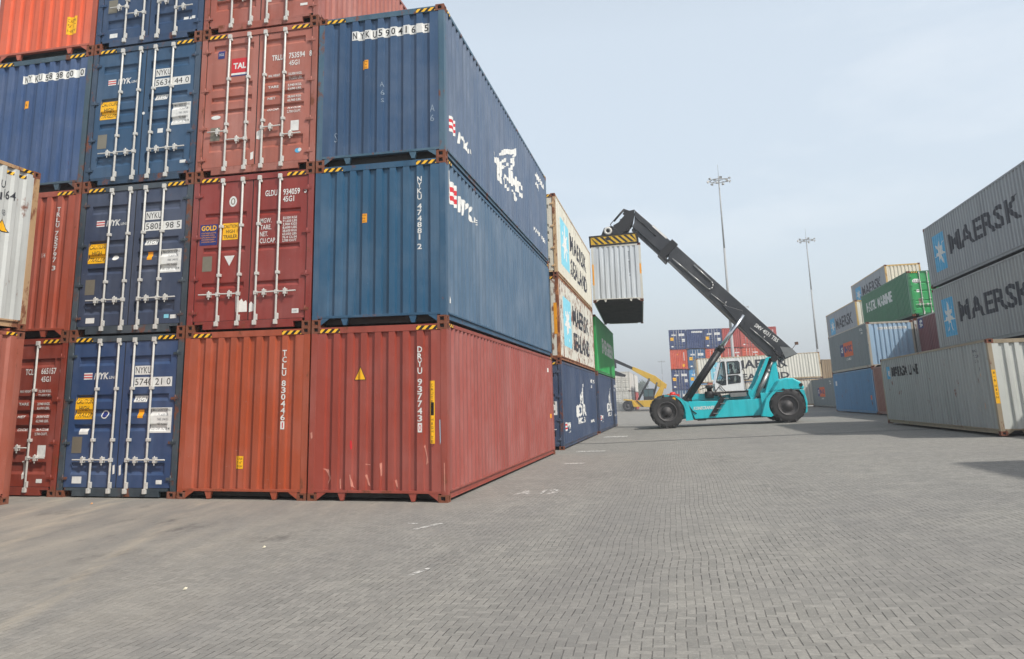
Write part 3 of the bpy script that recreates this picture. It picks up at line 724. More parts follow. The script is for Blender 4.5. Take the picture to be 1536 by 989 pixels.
container('green container with pale block lettering, on the far navy one under the lifted container', (X1, YC, lev(2)), rgb(28, 158, 74, K), 'bright_green_paint', group=G3, near='doors', rust=.05, framerust=.3, detail=1,
    decals=[('lettering', 'right', [text_items('EVERGREEN', 3.4, 1.2, .72, 7.6, WHITE, .04, 0, 1)]), ('white_label', 'near', [rect(.3, 2.2, .7, 2.35, WHITE)])])

# --- the container in the air
PSI = R(2.2)
lift = container('light grey corrugated container hanging from the spreader of the reach stacker', (1.22, 27.1, 6.30), rgb(196, 202, 206, K), 'silver_grey_paint', yaw=PSI, rust=.04, framerust=.24, detail=2, haz=False,
    framecol=rgb(196, 194, 184, K), decals=[('yellow_strip', 'near', [rect(.03, .85, .105, 1.90, ORG)]), ('yellow_strip', 'near', [rect(2.335, 1.35, 2.41, 1.85, ORG)]), ('upright_lettering', 'near', vtext('MSKU 830521 4', 1.84, 2.5, .105, .08, .07, GREYP))])

# --- right hand block
G4 = 'containers of the right block'
TL = -.04
def rc(xleft, y, level, hs=STD):
    """centre of the base of a container of the right block, leaning with the crossfall"""
    z0 = gz(xleft + W / 2, y); up = level * hs
    return (xleft + W / 2 - up * .012, y, z0 + up + .0)
TI = -.012
def maersk(u, v, face, hs=1.55, ws=1.4, t=DKTEXT, th=.72, tw=7.0):
    return [('star_logo', face, [rect(u, v, u + ws, v + hs, SKYB), star(u + ws / 2, v + hs / 2, ws * .48, WHITE, 1, 7, .34, hs * .42)]),
            ('lettering', face, [text_items('MAERSK', u + ws + .45, v + (hs - th) * .6, th, tw, t, .025)])]
C_MGREY = rgb(146, 150, 152, K)
container('weathered grey container with small dark lettering, alone in front on the paving at the right', rc(12.05, 12.05, 0), rgb(158, 164, 162, K), 'weathered_grey_paint', H=STD, tilt=TI, group=G4, rust=.38, framerust=.44, wear=.3, haz=False,
    framecol=rgb(150, 136, 112, K), sunlit_end=rgb(196, 199, 192, K), decals=[
    ('star_logo', 'left', [rect(.85, 1.76, 1.36, 2.25, SKYB), star(1.1, 2.0, .22, WHITE, 1, 7, .36, .2)]), ('lettering', 'left', [text_items('MAERSK LINE', 1.6, 1.86, .33, 3.7, BLACKP, .035)]),
    ('lettering', 'left', [text_items('MSKU', 10.9, 2.28, .07, .4, DKTEXT), text_items('7 23', 10.9, 2.13, .07, .5, DKTEXT), text_items('G1', 11.0, 1.98, .07, .2, DKTEXT), text_items('7', 11.25, 1.5, .16, .12, ORG), text_items('1', 11.3, .7, .16, .05, ORG), text_items('1', 11.2, 1.75, .1, .04, DKTEXT)]),
    ('yellow_strip', 'near', [rect(.0, .85, .10, 1.75, YEL)] + vtext('8-6 HIGH', .05, 1.7, .1, .06, .05, BLACKP, 0)),
    ('hazard_stripe', 'near', [rect(.165, STD - .115, .40, STD - .03, ORG)])])
MB_ = maersk(.95, .62, 'left', 1.45, 1.5)
container('grey container with star logo and large lettering, topmost of the tall right edge stack', rc(14.6, 12.85, 2, 2.72), C_MGREY, 'mid_grey_paint', H=STD, tilt=TI, group=G4, rust=.05, framerust=.3, haz=False, decals=maersk(1.05, .55, 'left', 1.5, 1.45), detail=1)
container('grey container with star logo, second of the tall stack, partly behind the grounded grey one', rc(14.6, 12.85, 1, 2.80), rgb(150, 152, 150, K), 'warm_grey_paint', H=STD, tilt=TI, group=G4, rust=.10, framerust=.4, haz=False, decals=maersk(.98, .52, 'left', 1.52, 1.45), detail=1)
container('blue container hidden behind the grounded grey one, bottom of the tall stack at the right', rc(14.6, 12.85, 0), rgb(52, 92, 132, K), 'dull_blue_paint', H=STD, tilt=TI, group=G4, rust=.10, framerust=.4, haz=False, detail=0)
container('rusty brown container between the blue one and the grounded grey one, on the paving', rc(14.6, 25.4, 0), rgb(134, 76, 60, K), 'rusty_brown_paint', H=STD, tilt=TI, group=G4, rust=.25, framerust=.5, haz=False, detail=1)
container('worn blue container on the paving under the grey one with an orange logo', rc(14.6, 37.7, 0), rgb(52, 120, 164, K), 'worn_blue_paint', H=STD, tilt=TI, group=G4, rust=.40, framerust=.5, haz=False, detail=1,
    decals=[('white_label', 'left', [rect(.8, 1.75, 1.2, 2.05, WHITE)]), ('orange_tag', 'left', [rect(10.9, .8, 11.25, 1.05, ORANGE_MARK)])])
KLOGO = lambda u: [('square_logo', 'left', [rect(u, 1.0, u + 1.45, 1.76, NAVY), rect(u + 1.3, .93, u + 4.1, 1.82, LORANGE, 1), text_items('S', u + .45, 1.25, .32, .6, WHITE, .04, 0, 1), text_items('INKC', u + 1.5, 1.22, .36, 2.3, NAVY, .04, .1, 2)]),
                   ('lettering', 'left', [text_items('LINES', u + 1.7, .70, .13, 1.6, WHITE, .03)]), ('lettering', 'left', [text_items('SKLU', 10.2, 2.22, .13, .8, WHITE, .03), text_items('2210', 10.4, 2.02, .11, .5, WHITE, .03)])]
container('dark grey container with an orange logo and sunlight-tinted pale blue end, on the worn blue one', rc(14.6, 37.7, 1), rgb(110, 120, 122, K), 'dark_grey_paint', H=STD, tilt=TI, group=G4, rust=.34, framerust=.45, haz=False, detail=2,
    sunlit_end=rgb(150, 178, 200, K), framecol=rgb(166, 158, 142, K), decals=KLOGO(3.7) + [('lettering', 'near', [rect(.58, 2.13, 2.1, 2.27, WHITE), text_items('SKLU 221045 0', .62, 2.155, .09, 1.4, GREYP, 0, 0, 1)])])
container('green container with white block lettering and sunlight-tinted green doors, third level at the right', rc(17.1, 37.7, 2, 2.66), rgb(26, 112, 66, K), 'deep_green_paint', H=STD, tilt=TI, near='doors', group=G4, rust=.08, framerust=.4, haz=True, detail=2,
    sunlit_end=rgb(24, 150, 76, K), rec=[(2.0, 2.12), (1.55, 1.65), (1.0, 1.1), (.42, .52)], decals=[('lettering', 'left', [text_items('HATSU', 1.35, 1.33, .60, 2.8, WHITE, .03), text_items('MARINE', 4.5, 1.33, .60, 3.7, WHITE, .03)]),
    ('round_logo', 'near', [disc(.42, 2.0, .21, WHITE, 0, 20, .13), text_items('H-S', .29, 1.95, .10, .26, BLACKP, 0, 0, 1)]), ('round_sticker', 'near', [disc(.45, 1.43, .09, WHITE)]), ('data_plate', 'near', [rect(.42, .72, .62, 1.0, PLATE)]),
    ('lettering', 'near', [text_items('HMCU 905', 1.75, 2.0, .09, .5, WHITE, .03)] + [rect(1.95, 1.30 + .15 * i, 2.2, 1.37 + .15 * i, WHITE) for i in range(4)])])
container('light grey container under the green one, seen through a slit at the right', rc(17.1, 37.7, 1), rgb(190, 190, 186, K), 'dull_white_paint', H=STD, tilt=TI, group=G4, rust=.2, framerust=.4, haz=False, detail=1)
container('maroon container with a blue logo, behind the gap in the right block', rc(17.15, 25.2, 1), rgb(110, 48, 50, K), 'maroon_paint', H=STD, tilt=TI, near='doors', group=G4, rust=.06, framerust=.35, haz=False, detail=1, framecol=rgb(160, 156, 150, K),
    decals=[('square_logo', 'left', [rect(.25, 1.95, 1.15, 2.5, NAVY), text_items('TEX', .35, 2.03, .18, .7, WHITE, .05), disc(.75, 2.33, .2, WHITE, 1, 12, .09)])])
container('maroon container on the paving under the one with a blue logo', rc(17.15, 25.2, 0), rgb(120, 60, 54, K), 'dull_maroon_paint', H=STD, tilt=TI, group=G4, rust=.06, haz=False, detail=0)
container('light grey container on the paving, second row of the right block', rc(17.15, 37.7, 0), rgb(150, 150, 146, K), 'stone_grey_paint', H=STD, tilt=TI, group=G4, rust=.1, haz=False, detail=0)
container('grey container with a star logo, third level behind the green one', rc(17.1, 51.95, 2, 2.66), rgb(150, 154, 160, K), 'cool_grey_paint', H=STD, tilt=TI, group=G4, rust=.05, framerust=.45, haz=False, detail=1, sunlit_end=rgb(214, 210, 196, K), framecol=rgb(190, 156, 86, K), decals=maersk(1.6, .75, 'left', 1.35, 2.0, DKTEXT, .8, 6.6))
container('pale grey container with a star logo and sunlight-tinted cream end, highest of the right block', rc(19.6, 52.7, 3, 2.62), rgb(152, 156, 160, K), 'cloud_grey_paint', H=STD, tilt=TI, group=G4, rust=.05, framerust=.45, haz=False, detail=1, sunlit_end=rgb(216, 208, 188, K), framecol=rgb(196, 160, 92, K), decals=maersk(1.6, .85, 'left', 1.3, 2.0, DKTEXT, .8, 6.6))
for i, (x, y, n, nm) in enumerate(((17.1, 51.95, 2, 'second row, behind the green one'), (19.6, 52.7, 3, 'third row, beneath the highest container'))):
    for k in range(n):
        container('%s container on level %s of the %s' % (('blue', 'brown', 'grey')[(i + k) % 3], ('one', 'two', 'three')[k], nm), rc(x, y, k), ((.05, .1, .18, 1), (.18, .07, .05, 1), (.3, .3, .3, 1))[(i + k) % 3], ('far_blue_paint', 'far_brown_paint', 'far_grey_paint')[(i + k) % 3], H=STD, tilt=TI, group=G4, haz=False, detail=0)
container('dark grey container with an orange logo on the paving behind the reach stacker', rc(17.1, 64.3, 0), rgb(104, 116, 120, K), 'storm_grey_paint', H=STD, tilt=TI, group=G4, rust=.1, haz=False, detail=1, decals=KLOGO(3.4))
# taller neighbours just outside the picture; their shade falls on the paving and on the grounded grey container
container('maroon container on the paving beyond the right edge, nearest to the grounded grey one', rc(14.2, 4.92, 0), rgb(120, 60, 54, K), 'dull_maroon_paint', H=STD, L=6.058, tilt=TI, group=G4, haz=False, detail=0)
for k in range(3):
    container('grey container on level %s of the near stack beyond the right edge' % ('one', 'two', 'three')[k], rc(15.55, -12.5, k, HC), C_MGREY, 'mid_grey_paint', tilt=TI, group=G4, haz=False, detail=0)

# --- background stacks
G5 = 'containers of the distant stack behind the reach stacker'
def far_decals(kind):
    if kind == 'n': return [('white_label', 'near', [rect(.4, 2.0, 1.0, 2.2, WHITE), rect(1.45, 1.95, 2.2, 2.3, WHITE)]), ('data_panel', 'near', [rect(1.8, 1.1, 2.25, 1.55, WHITE)]), ('caution_sign', 'near', [rect(.2, 1.3, .68, 1.75, YEL)]), ('white_label', 'near', [rect(.3, .35, .6, .55, WHITE)])]
    if kind == 's': return [('lettering', 'near', [rect(.75, 2.35, 2.25, 2.6, WHITE)])]
    if kind == 'o': return [('lettering', 'near', [rect(1.92, 1.3, 2.0, 2.5, WHITE)]), ('caution_tag', 'near', [rect(1.7, .4, 2.0, .8, YEL)]), ('orange_tag', 'near', [rect(1.0, 2.1, 1.15, 2.3, ORG)])]
    if kind == 'r': return [('white_label', 'near', [rect(1.55, 2.15, 2.2, 2.3, WHITE), rect(1.8, 1.2, 2.1, 1.9, WHITE)]), ('white_label', 'near', [rect(.35, .4, .6, .55, WHITE)])]
    return []
FARC = {'navy': (rgb(48, 66, 112, K), 'far_navy_paint'), 'blue': (rgb(56, 96, 136, K), 'far_steel_blue_paint'), 'sky': (rgb(78, 150, 200, K), 'far_sky_blue_paint'),
        'orange': (rgb(206, 86, 54, K), 'far_orange_paint'), 'red': (rgb(178, 70, 60, K), 'far_red_paint'), 'brick': (rgb(190, 84, 70, K), 'far_brick_paint')}
grid = [ # column, level, colour, near, decal kind
 (0, 3, 'navy', 'doors', 'n'), (1, 3, 'navy', 'end', 's'), (2, 3, 'navy', 'doors', 'n'), (3, 3, 'red', 'end', ''), (4, 3, 'brick', 'doors', 'r'), (5, 3, 'red', 'end', 'o'),
 (0, 2, 'orange', 'end', 'o'), (1, 2, 'blue', 'doors', 'n'), (2, 2, 'orange', 'doors', 'r'), (3, 2, 'brick', 'doors', 'r'), (4, 2, 'orange', 'doors', 'r'), (5, 2, 'brick', 'doors', 'r'),
 (0, 1, 'navy', 'doors', 'n'), (1, 1, 'sky', 'doors', 'n'), (2, 1, 'red', 'end', 'o'), (3, 1, 'navy', 'end', 's'), (4, 1, 'blue', 'doors', 'n'), (5, 1, 'red', 'doors', 'r'),
 (0, 0, 'blue', 'doors', 'n'), (1, 0, 'red', 'end', 'o'), (2, 0, 'navy', 'doors', 'n'), (3, 0, 'orange', 'end', 'o'), (4, 0, 'red', 'doors', 'r'), (5, 0, 'navy', 'end', 's')]
CN = ('leftmost', 'second', 'third', 'fourth', 'fifth', 'sixth'); LN = ('bottom', 'second', 'third', 'top')
for (c, l, colr, nr, dk) in grid:
    cc, nm = FARC[colr]
    container('%s container with %s, %s column and %s level of the distant stack' % ({'navy': 'navy', 'blue': 'steel blue', 'sky': 'light blue', 'orange': 'orange', 'red': 'red', 'brick': 'brick red'}[colr], 'twin doors' if nr == 'doors' else 'a ribbed end', CN[c], LN[l]),
              (3.25 + W / 2 + c * 2.50, 110, l * HC), cc, nm, near=nr, group=G5, rust=.03, haz=False, detail=0, decals=far_decals(dk))
# the white container lying across, on another one
def lying(label, y, z, col, nm, decals, x0=5.95, rust=.12, framecol=None):
    # turned a quarter so that its long side faces the camera: local +X looks towards the camera
    return container(label, (x0, y + W / 2, z), col, nm, H=STD, near='doors', yaw=R(-90 + 4.0), rust=rust, framerust=.55, haz=False, detail=1, decals=decals, group='white containers lying across behind the reach stacker', framecol=framecol)
SEA = [('star_logo', 'right', [rect(1.35, .35, 3.2, 2.1, SKYL), star(2.3, 1.2, .85, WHITE, 1, 7, .36, .8)]), ('lettering', 'right', [text_items('MAERSK', 3.75, 1.35, .78, 5.3, DKTEXT, .03), text_items('SEALAND', 3.75, .2, .55, 5.3, DKTEXT, .03)])]
lw = lying('white container with large dark two line lettering, lying across behind the reach stacker', 75.3, 3.10, rgb(214, 212, 200, K), 'chalk_white_paint', SEA, framecol=rgb(190, 170, 136, K))
lw.rotation_euler = (0, R(-0.0), R(-86.0)); lw.rotation_euler.rotate_axis('X', R(1.9))
lw2 = lying('white container on the paving under the lettered white one, mostly hidden by the reach stacker', 75.3, .42, rgb(208, 204, 192, K), 'bone_white_paint', [], framecol=rgb(190, 160, 120, K))
lw2.rotation_euler = (0, 0, R(-86.0)); lw2.rotation_euler.rotate_axis('X', R(1.9))
G6 = 'containers far behind the lamp post'
for (x, y, z, cc, nm, lb) in ((19.75, 101, .0, rgb(128, 84, 70, K), 'far_umber_paint', 'brown container on the paving left of the lamp post, far behind'), (19.75, 101, HC, rgb(112, 112, 110, K), 'far_lead_paint', 'grey container on a brown one, far behind the white lettered container'),
                              (22.3, 101, 0, rgb(110, 74, 60, K), 'far_cocoa_paint', 'dark brown container on the paving right of the lamp post, far behind'), (22.3, 101, HC, rgb(150, 128, 98, K), 'far_tan_paint', 'tan container on a dark brown one, right of the lamp post'),
                              (24.9, 101, 0, rgb(96, 100, 100, K), 'far_lead_paint', 'grey container on the paving behind the right block')):
    container(lb, (x + W / 2, y, z + .6), cc, nm, group=G6, rust=.1, haz=False, detail=0)
container('navy container at the top, left of the lamp post, far behind', (19.0 + W / 2, 116, 3.9), rgb(58, 76, 122, K), 'far_navy_paint', group=G6, rust=.03, haz=False, detail=0)
container('red container under the far navy one, left of the lamp post', (19.0 + W / 2, 116, 1.0), rgb(140, 66, 56, K), 'far_red_paint', group=G6, rust=.03, haz=False, detail=0)
G7 = 'white containers behind the yellow reach stacker'
for (x, y, z, cc, nm, nr, lb) in ((-5.25, 112, 0, rgb(214, 212, 204, K), 'milk_white_paint', 'doors', 'white container on the paving behind the yellow reach stacker'), (-5.25, 112, HC, rgb(220, 218, 210, K), 'snow_white_paint', 'doors', 'white container stacked on another, behind the boom of the yellow reach stacker'),
                              (-5.15, 125, 0, rgb(150, 70, 62, K), 'far_red_paint', 'end', 'red container on the paving, farther behind the white pair'), (-5.15, 125, HC, rgb(210, 208, 200, K), 'milk_white_paint', 'doors', 'white container on the far red one beside the white pair')):
    container(lb, (x + W / 2, y, z), cc, nm, near=nr, group=G7, rust=.04, haz=False, detail=0)
G8 = 'containers far away on the horizon'
for (x, z, cc, nm, lb) in ((-16, 0, rgb(176, 84, 76, K), 'far_brick_paint', 'brick red container low on the horizon, left of the yellow cab'), (-13.2, 0, rgb(208, 204, 196, K), 'milk_white_paint', 'white container low on the horizon, beside a brick red one'), (-10.4, 0, rgb(178, 78, 70, K), 'far_red_paint', 'red container low on the horizon, behind the yellow cab')):
    for k in range(1):
        container(lb, (x, 250, z), cc, nm, group=G8, rust=.03, haz=False, detail=0)

# ------------------------------------------------------------------ machines
TURQ = paint('turquoise_paint', rgb(20, 176, 186, 1.15), .10, .28, .36, 0, .08, .3)
BOOMM = paint('boom_black_paint', rgb(40, 42, 46, 1.1), .04, .25, .38, 0, .05, .2)
DARK = flat('dark_steel', rgb(30, 30, 32), .5, .2)
BLACKR = paint('tyre_rubber', rgb(40, 39, 39, 1.0), 0, .35, .85, 0, .3, .15)
RIMM = flat('rim_paint', rgb(78, 76, 76), .6, .2, .3, 8)
CHROME = flat('chrome_rod', rgb(210, 214, 218), .15, .9, .02)
CABW = paint('cab_white_paint', rgb(214, 216, 216, 1.1), .02, .12, .35, 0, .03, .05)
GREYM = flat('grey_steel', rgb(128, 130, 130), .5, .3)
YELM = paint('yellow_machine_paint', rgb(196, 156, 22, 1.05), .06, .3, .4, 0, .05, .15)
def glass_mat():
    m = bpy.data.materials.new('tinted_glass'); m.use_nodes = True; t = m.node_tree; t.nodes.clear()
    o = t.nodes.new('ShaderNodeOutputMaterial'); mx = t.nodes.new('ShaderNodeMixShader')
    tr = t.nodes.new('ShaderNodeBsdfTransparent'); tr.inputs[0].default_value = (.74, .79, .80, 1)
    gl = t.nodes.new('ShaderNodeBsdfGlossy'); gl.inputs['Roughness'].default_value = .03; gl.inputs[0].default_value = (.9, .95, 1, 1)
    fr = t.nodes.new('ShaderNodeFresnel'); fr.inputs[0].default_value = 1.5
    t.links.new(fr.outputs[0], mx.inputs[0]); t.links.new(tr.outputs[0], mx.inputs[1]); t.links.new(gl.outputs[0], mx.inputs[2]); t.links.new(mx.outputs[0], o.inputs[0])
    return m
GLASS = glass_mat()

def wheel(parent, x, y0, y1, r, outer):
    """tyre between y0 and y1 (outer face at y=outer) > rim"""
    n = 40; B = MB(); w = abs(y1 - y0); yc = (y0 + y1) / 2
    prof = [(r * .56, -w * .42), (r * .62, -w * .49), (r * .82, -w * .5), (r * .94, -w * .44), (r * .985, -w * .3), (r * .985, w * .3), (r * .94, w * .44), (r * .82, w * .5), (r * .62, w * .49), (r * .56, w * .42)]
    B.lathe(prof, (x, yc, r), (0, 1, 0), n)
    for i in range(26):      # lugs
        a = 2 * math.pi * i / 26; sd = -1 if i % 2 else 1
        c, s_ = math.cos(a), math.sin(a); tx, tz = -s_, c
        def pt(rr, t, yy): return (x + c * rr + tx * t, yc + yy, r + s_ * rr + tz * t)
        ya, yb = (0.02 * w * sd, .5 * w * sd)
        q = []
        for rr in (r * .97, r * 1.012):
            q += [pt(rr, -.045, ya), pt(rr, .045, ya), pt(rr * (.985 if rr > r else .93), .045 + .05, yb), pt(rr * (.985 if rr > r else .93), -.045 + .05, yb)]
        B.hexa(q)
        # shoulder blocks visible on the side wall
        q = []
        for rr in (r * .86, r * .985):
            q += [pt(rr, -.035, yb * .96), pt(rr, .035, yb * .96), pt(rr, .035, yb * 1.03), pt(rr, -.035, yb * 1.03)]
        B.hexa(q)
    ty = B.build('wheel', BLACKR, parent)
    s = -1 if outer < yc else 1
    Rm = MB()
    Rm.lathe([(r * .60, .0), (r * .58, .02), (r * .54, .0), (r * .50, -.10), (r * .30, -.13), (r * .28, -.05), (r * .20, -.03), (r * .18, .03), (0.001, .035)], (x, outer, r), (0, s, 0), 28)
    for i in range(12):
        a = 2 * math.pi * i / 12
        Rm.tube((x + math.cos(a) * r * .37, outer - s * .13, r + math.sin(a) * r * .37), (x + math.cos(a) * r * .37, outer - s * .08, r + math.sin(a) * r * .37), .022, n=6)
    Rm.build('rim', RIMM, ty)
    return ty

xz = lambda p, q, a: (p, a, q)
def reach_stacker():
    t = empty('reach_stacker', 'turquoise reach stacker with a long black boom raised over the aisle, lifting a grey container', 'reach stacker', (3.13, 31.3, .09), (0, -.04, PSI))
    r = .86; c0 = 2.05
    for (ya, yb, o) in ((.0, .52, 0.0), (.58, 1.1, .58), (3.0, 3.52, 3.52), (3.58, 4.1, 4.1)):
        wheel(t, .07, ya, yb, r, o if o in (0.0, 4.1) else (ya + .02))
    for (ya, yb, o) in ((.05, .65, .05), (3.45, 4.05, 4.05)): wheel(t, 6.08, ya, yb, r, o)
    # chassis
    B = MB()
    side = [(1.16, 1.32), (1.49, .40), (4.85, .42), (5.05, 1.23), (4.89, 1.27), (2.79, 1.26)]
    B.prism(side, .85, 1.15, xz); B.prism(side, 2.95, 3.25, xz)
    B.box(.9, 5.6, 1.15, 2.95, .55, 1.2); B.box(-.5, .9, 1.15, 2.95, .7, 1.25)
    B.prism([(1.24, 1.32), (2.85, 1.27), (2.86, 1.64), (1.30, 1.72)], 1.3, 2.8, xz)
    B.prism([(2.80, 1.26), (5.6, 1.24), (5.6, 1.75), (4.5, 1.80), (4.3, 1.67), (2.9, 1.5)], 1.25, 2.85, xz)
    B.box(4.9, 6.6, .75, 3.35, .6, 1.55)
    ch = B.build('chassis', TURQ, t, bevel=.02)
    B = MB(); B.box(1.5, 4.8, .9, 3.2, .34, .40); B.box(1.6, 2.05, .82, .88, .30, .38); B.box(4.4, 5.1, .6, 1.4, .32, .42); B.tube((.07, .1, .86), (.07, 4.0, .86), .28, n=16); B.tube((6.08, .2, .86), (6.08, 3.9, .86), .25, n=16)
    B.build('axle', DARK, t)
    # front fenders and brackets
    for (ya, yb) in ((.02, 1.12), (2.98, 4.08)):
        B = MB(); arc = []
        outer_, inner_ = [], []
        pts_o = [(-.16, 1.64), (-.02, 1.70), (.6, 1.66), (.95, 1.40), (1.10, 1.26), (1.36, .37)]
        pts_i = [(.98, .35), (.985, .8), (.93, 1.10), (.78, 1.36), (.58, 1.52), (.3, 1.58), (-.14, 1.59)]
        B.prism([(.60, 1.66), (.95, 1.40), (1.18, 1.28), (1.36, .37), (.98, .35), (1.0, .86), (.94, 1.12), (.80, 1.37), (.60, 1.54)], ya, ya + .06 if ya < 1 else yb, xz) if ya < 1 else B.prism([(.60, 1.66), (.95, 1.40), (1.18, 1.28), (1.36, .37), (.98, .35), (1.0, .86), (.94, 1.12), (.80, 1.37), (.60, 1.54)], yb - .06, yb, xz)
        B.prism([(-.16, 1.63), (-.02, 1.69), (.62, 1.665), (.62, 1.62), (0, 1.64), (-.14, 1.59)], ya, yb, xz)
        B.prism([(.62, 1.665), (.96, 1.41), (.93, 1.38), (.60, 1.62)], ya, yb, xz)
        B.prism([(.96, 1.41), (1.12, .95), (1.09, .95), (.92, 1.38)], ya, yb, xz)
        B.build('front_fender', TURQ, t, bevel=.008)
    B = MB(); B.box(.42, .56, .012, .018, 1.40, 1.56); B.build('yellow_sticker', YEL, t)
    B = MB(); B.lathe([(.0, .14), (.12, .13), (.16, .06), (.17, 0)], (.5, 1.7, 1.72), (0, 0, 1), 14); B.box(.2, .85, 1.45, 1.95, 1.60, 1.74); B.build('red_lamp_cover', flat('red_plastic', rgb(214, 52, 44), .4), t)
    # rear hood, counterweight and fenders
    B = MB()
    hood = [(5.42, 1.60), (5.64, 1.90), (5.78, 2.12), (6.12, 2.235), (6.5, 2.21), (6.80, 2.02), (6.98, 1.74), (6.95, 1.62), (6.65, 1.62)]
    B.prism(hood, .10, 4.0, xz); B.build('engine_hood', TURQ, t, bevel=.07)
    for (ya, yb) in ((.06, .5), (3.6, 4.04)):
        B = MB(); arch = [(6.08 + .93 * math.cos(a), .86 + .80 * math.sin(a)) for a in [R(x) for x in (215, 195, 180, 165, 150, 135, 120, 105, 95)]]
        B.prism([(4.74, .39), (5.06, 1.23), (5.44, 1.595), (6.1, 1.595), (6.1, 1.57)] + [(a, b) for a, b in reversed(arch) if b < 1.58 and b > .4 and a < 6.05] + [(5.20, .33)], ya, yb, xz)
        B.build('rear_fender', TURQ, t, bevel=.01)
    B = MB(); B.prism([(6.70, 1.61), (6.94, 1.61), (7.03, 1.0), (6.96, .5), (6.86, .42), (6.93, .9), (6.88, 1.3)], .08, 4.02, xz); B.build('counterweight', TURQ, t, bevel=.02)
    B = MB(); B.box(6.0, 6.9, .7, 3.4, .7, 1.6); B.build('rear_axle_housing', DARK, t)
    B = MB(); B.tube((6.83, .07, 1.85), (6.83, .12, 1.85), .09, n=14); B.tube((6.80, .07, 1.68), (6.80, .12, 1.68), .03, n=8); B.build('rear_lamp', DARK, t)
    # boom tower
    tw = [(4.30, 1.67), (4.54, 1.73), (4.80, 2.10), (5.46, 3.36), (5.97, 3.40), (5.92, 2.84), (5.95, 2.5), (5.92, 2.11), (5.62, 1.60), (5.22, 1.24), (4.42, 1.27)]
    for (ya, yb) in ((1.02, 1.22), (2.9, 3.1)):
        B = MB(); B.prism([(4.30, 1.67), (4.54, 1.73), (4.80, 2.10), (5.46, 3.36), (5.62, 3.37), (5.0, 2.08), (4.70, 1.27), (4.42, 1.27)], ya, yb, xz)
        B.prism([(5.22, 1.24), (5.20, 1.6), (5.55, 2.5), (5.80, 3.2), (5.62, 3.37), (5.97, 3.40), (5.92, 2.84), (5.95, 2.5), (5.92, 2.11), (5.62, 1.60)], ya, yb, xz)
        B.build('boom_tower', TURQ, t, bevel=.012)
    B = MB(); B.prism([(4.6, 1.3), (5.0, 2.1), (5.55, 3.3), (5.75, 3.1), (5.2, 1.5), (5.2, 1.25)], 1.6, 2.5, xz); B.build('tower_core', DARK, t)
    B = MB(); B.tube((4.75, .98, 1.40), (5.42, .98, 2.55), .115, n=14); B.tube((5.42, .98, 2.55), (5.52, .98, 2.72), .075, n=12); B.tube((5.5, .98, 2.7), (5.72, 1.0, 3.1), .045, n=10); B.tube((4.62, .98, 1.2), (4.75, .98, 1.4), .06, n=10)
    B.build('exhaust_pipe', GALVD, t)
    B = MB(); B.path([(5.56, .9, 2.98), (4.95, .88, 2.0), (4.72, .88, 1.62)], .02); B.path([(5.4, .88, 2.72), (5.4, 1.05, 2.72)], .02); B.path([(4.95, .88, 2.0), (4.95, 1.05, 2.0)], .02); B.build('grab_rail', DARK, t)
    # cab
    y0, y1 = 1.0, 2.45
    cab = empty('cab', '', '', (0, 0, 0)); del cab['label']; del cab['category']
    bpy.data.objects.remove(cab)
    fr = [(2.68, 1.76), (2.71, 2.16), (2.87, 2.69), (3.08, 3.26), (3.22, 3.40), (4.06, 3.43), (4.15, 3.33), (4.18, 2.54), (4.22, 1.72)]
    win1 = [(2.80, 2.24), (2.95, 2.70), (3.14, 3.27), (3.31, 3.27), (3.31, 2.60), (3.27, 2.08), (3.06, 2.07)]
    win2 = [(3.42, 2.62), (3.45, 3.26), (4.0, 3.26), (4.07, 3.17), (4.04, 2.62)]
    win3 = [(3.40, 2.11), (3.42, 2.53), (3.92, 2.53), (4.03, 2.44), (4.01, 2.16)]
    def plate_with_holes(y):
        """cab side: outline minus windows, triangulated"""
        bm = bmesh.new(); E = []
        for lp in (fr, win1, win2, win3):
            vs = [bm.verts.new((p, y, q)) for p, q in lp]
            E += [bm.edges.new((vs[i], vs[(i + 1) % len(vs)])) for i in range(len(vs))]
        bmesh.ops.triangle_fill(bm, use_beauty=True, use_dissolve=False, edges=E)
        def inside(p, lp):
            x, z = p; k = False; j = len(lp) - 1
            for i in range(len(lp)):
                if (lp[i][1] > z) != (lp[j][1] > z) and x < (lp[j][0] - lp[i][0]) * (z - lp[i][1]) / (lp[j][1] - lp[i][1]) + lp[i][0]: k = not k
                j = i
            return k
        kill = [f for f in bm.faces if any(inside((f.calc_center_median().x, f.calc_center_median().z), w) for w in (win1, win2, win3))]
        bmesh.ops.delete(bm, geom=kill, context='FACES')
        return bm
    bmf = bmesh.new(); me = bpy.data.meshes.new('cab')
    B = MB()
    for y in (y0, y1):
        bm = plate_with_holes(y); bm.verts.index_update()
        B.add([v.co[:] for v in bm.verts], [[v.index for v in f.verts] for f in bm.faces]); bm.free()
    bmf.free()
    n = len(fr)      # roof, back, floor, lower front; the front slope stays open for the windscreen
    for i in range(n):
        a, b = fr[i], fr[(i + 1) % n]
        if i in (1, 2): continue
        B.add([(a[0], y0, a[1]), (b[0], y0, b[1]), (b[0], y1, b[1]), (a[0], y1, a[1])], [(0, 1, 2, 3)])
    cabo = B.build('cab', CABW, t)
    sol = cabo.modifiers.new('thick', 'SOLIDIFY'); sol.thickness = .05; sol.offset = -1
    for w in (win1, win2, win3):
        for y in (y0 + .02, y1 - .02):
            P = MB(); P.prism(w, y - .004, y + .004, xz); P.build('window', GLASS, cabo)
    P = MB(); P.add([(2.71, y0 + .05, 2.16), (2.87, y0 + .05, 2.69), (2.87, y1 - .05, 2.69), (2.71, y1 - .05, 2.16), (3.08, y0 + .05, 3.26), (3.08, y1 - .05, 3.26)], [(0, 1, 2, 3), (1, 4, 5, 2)]); P.build('windscreen', GLASS, cabo)
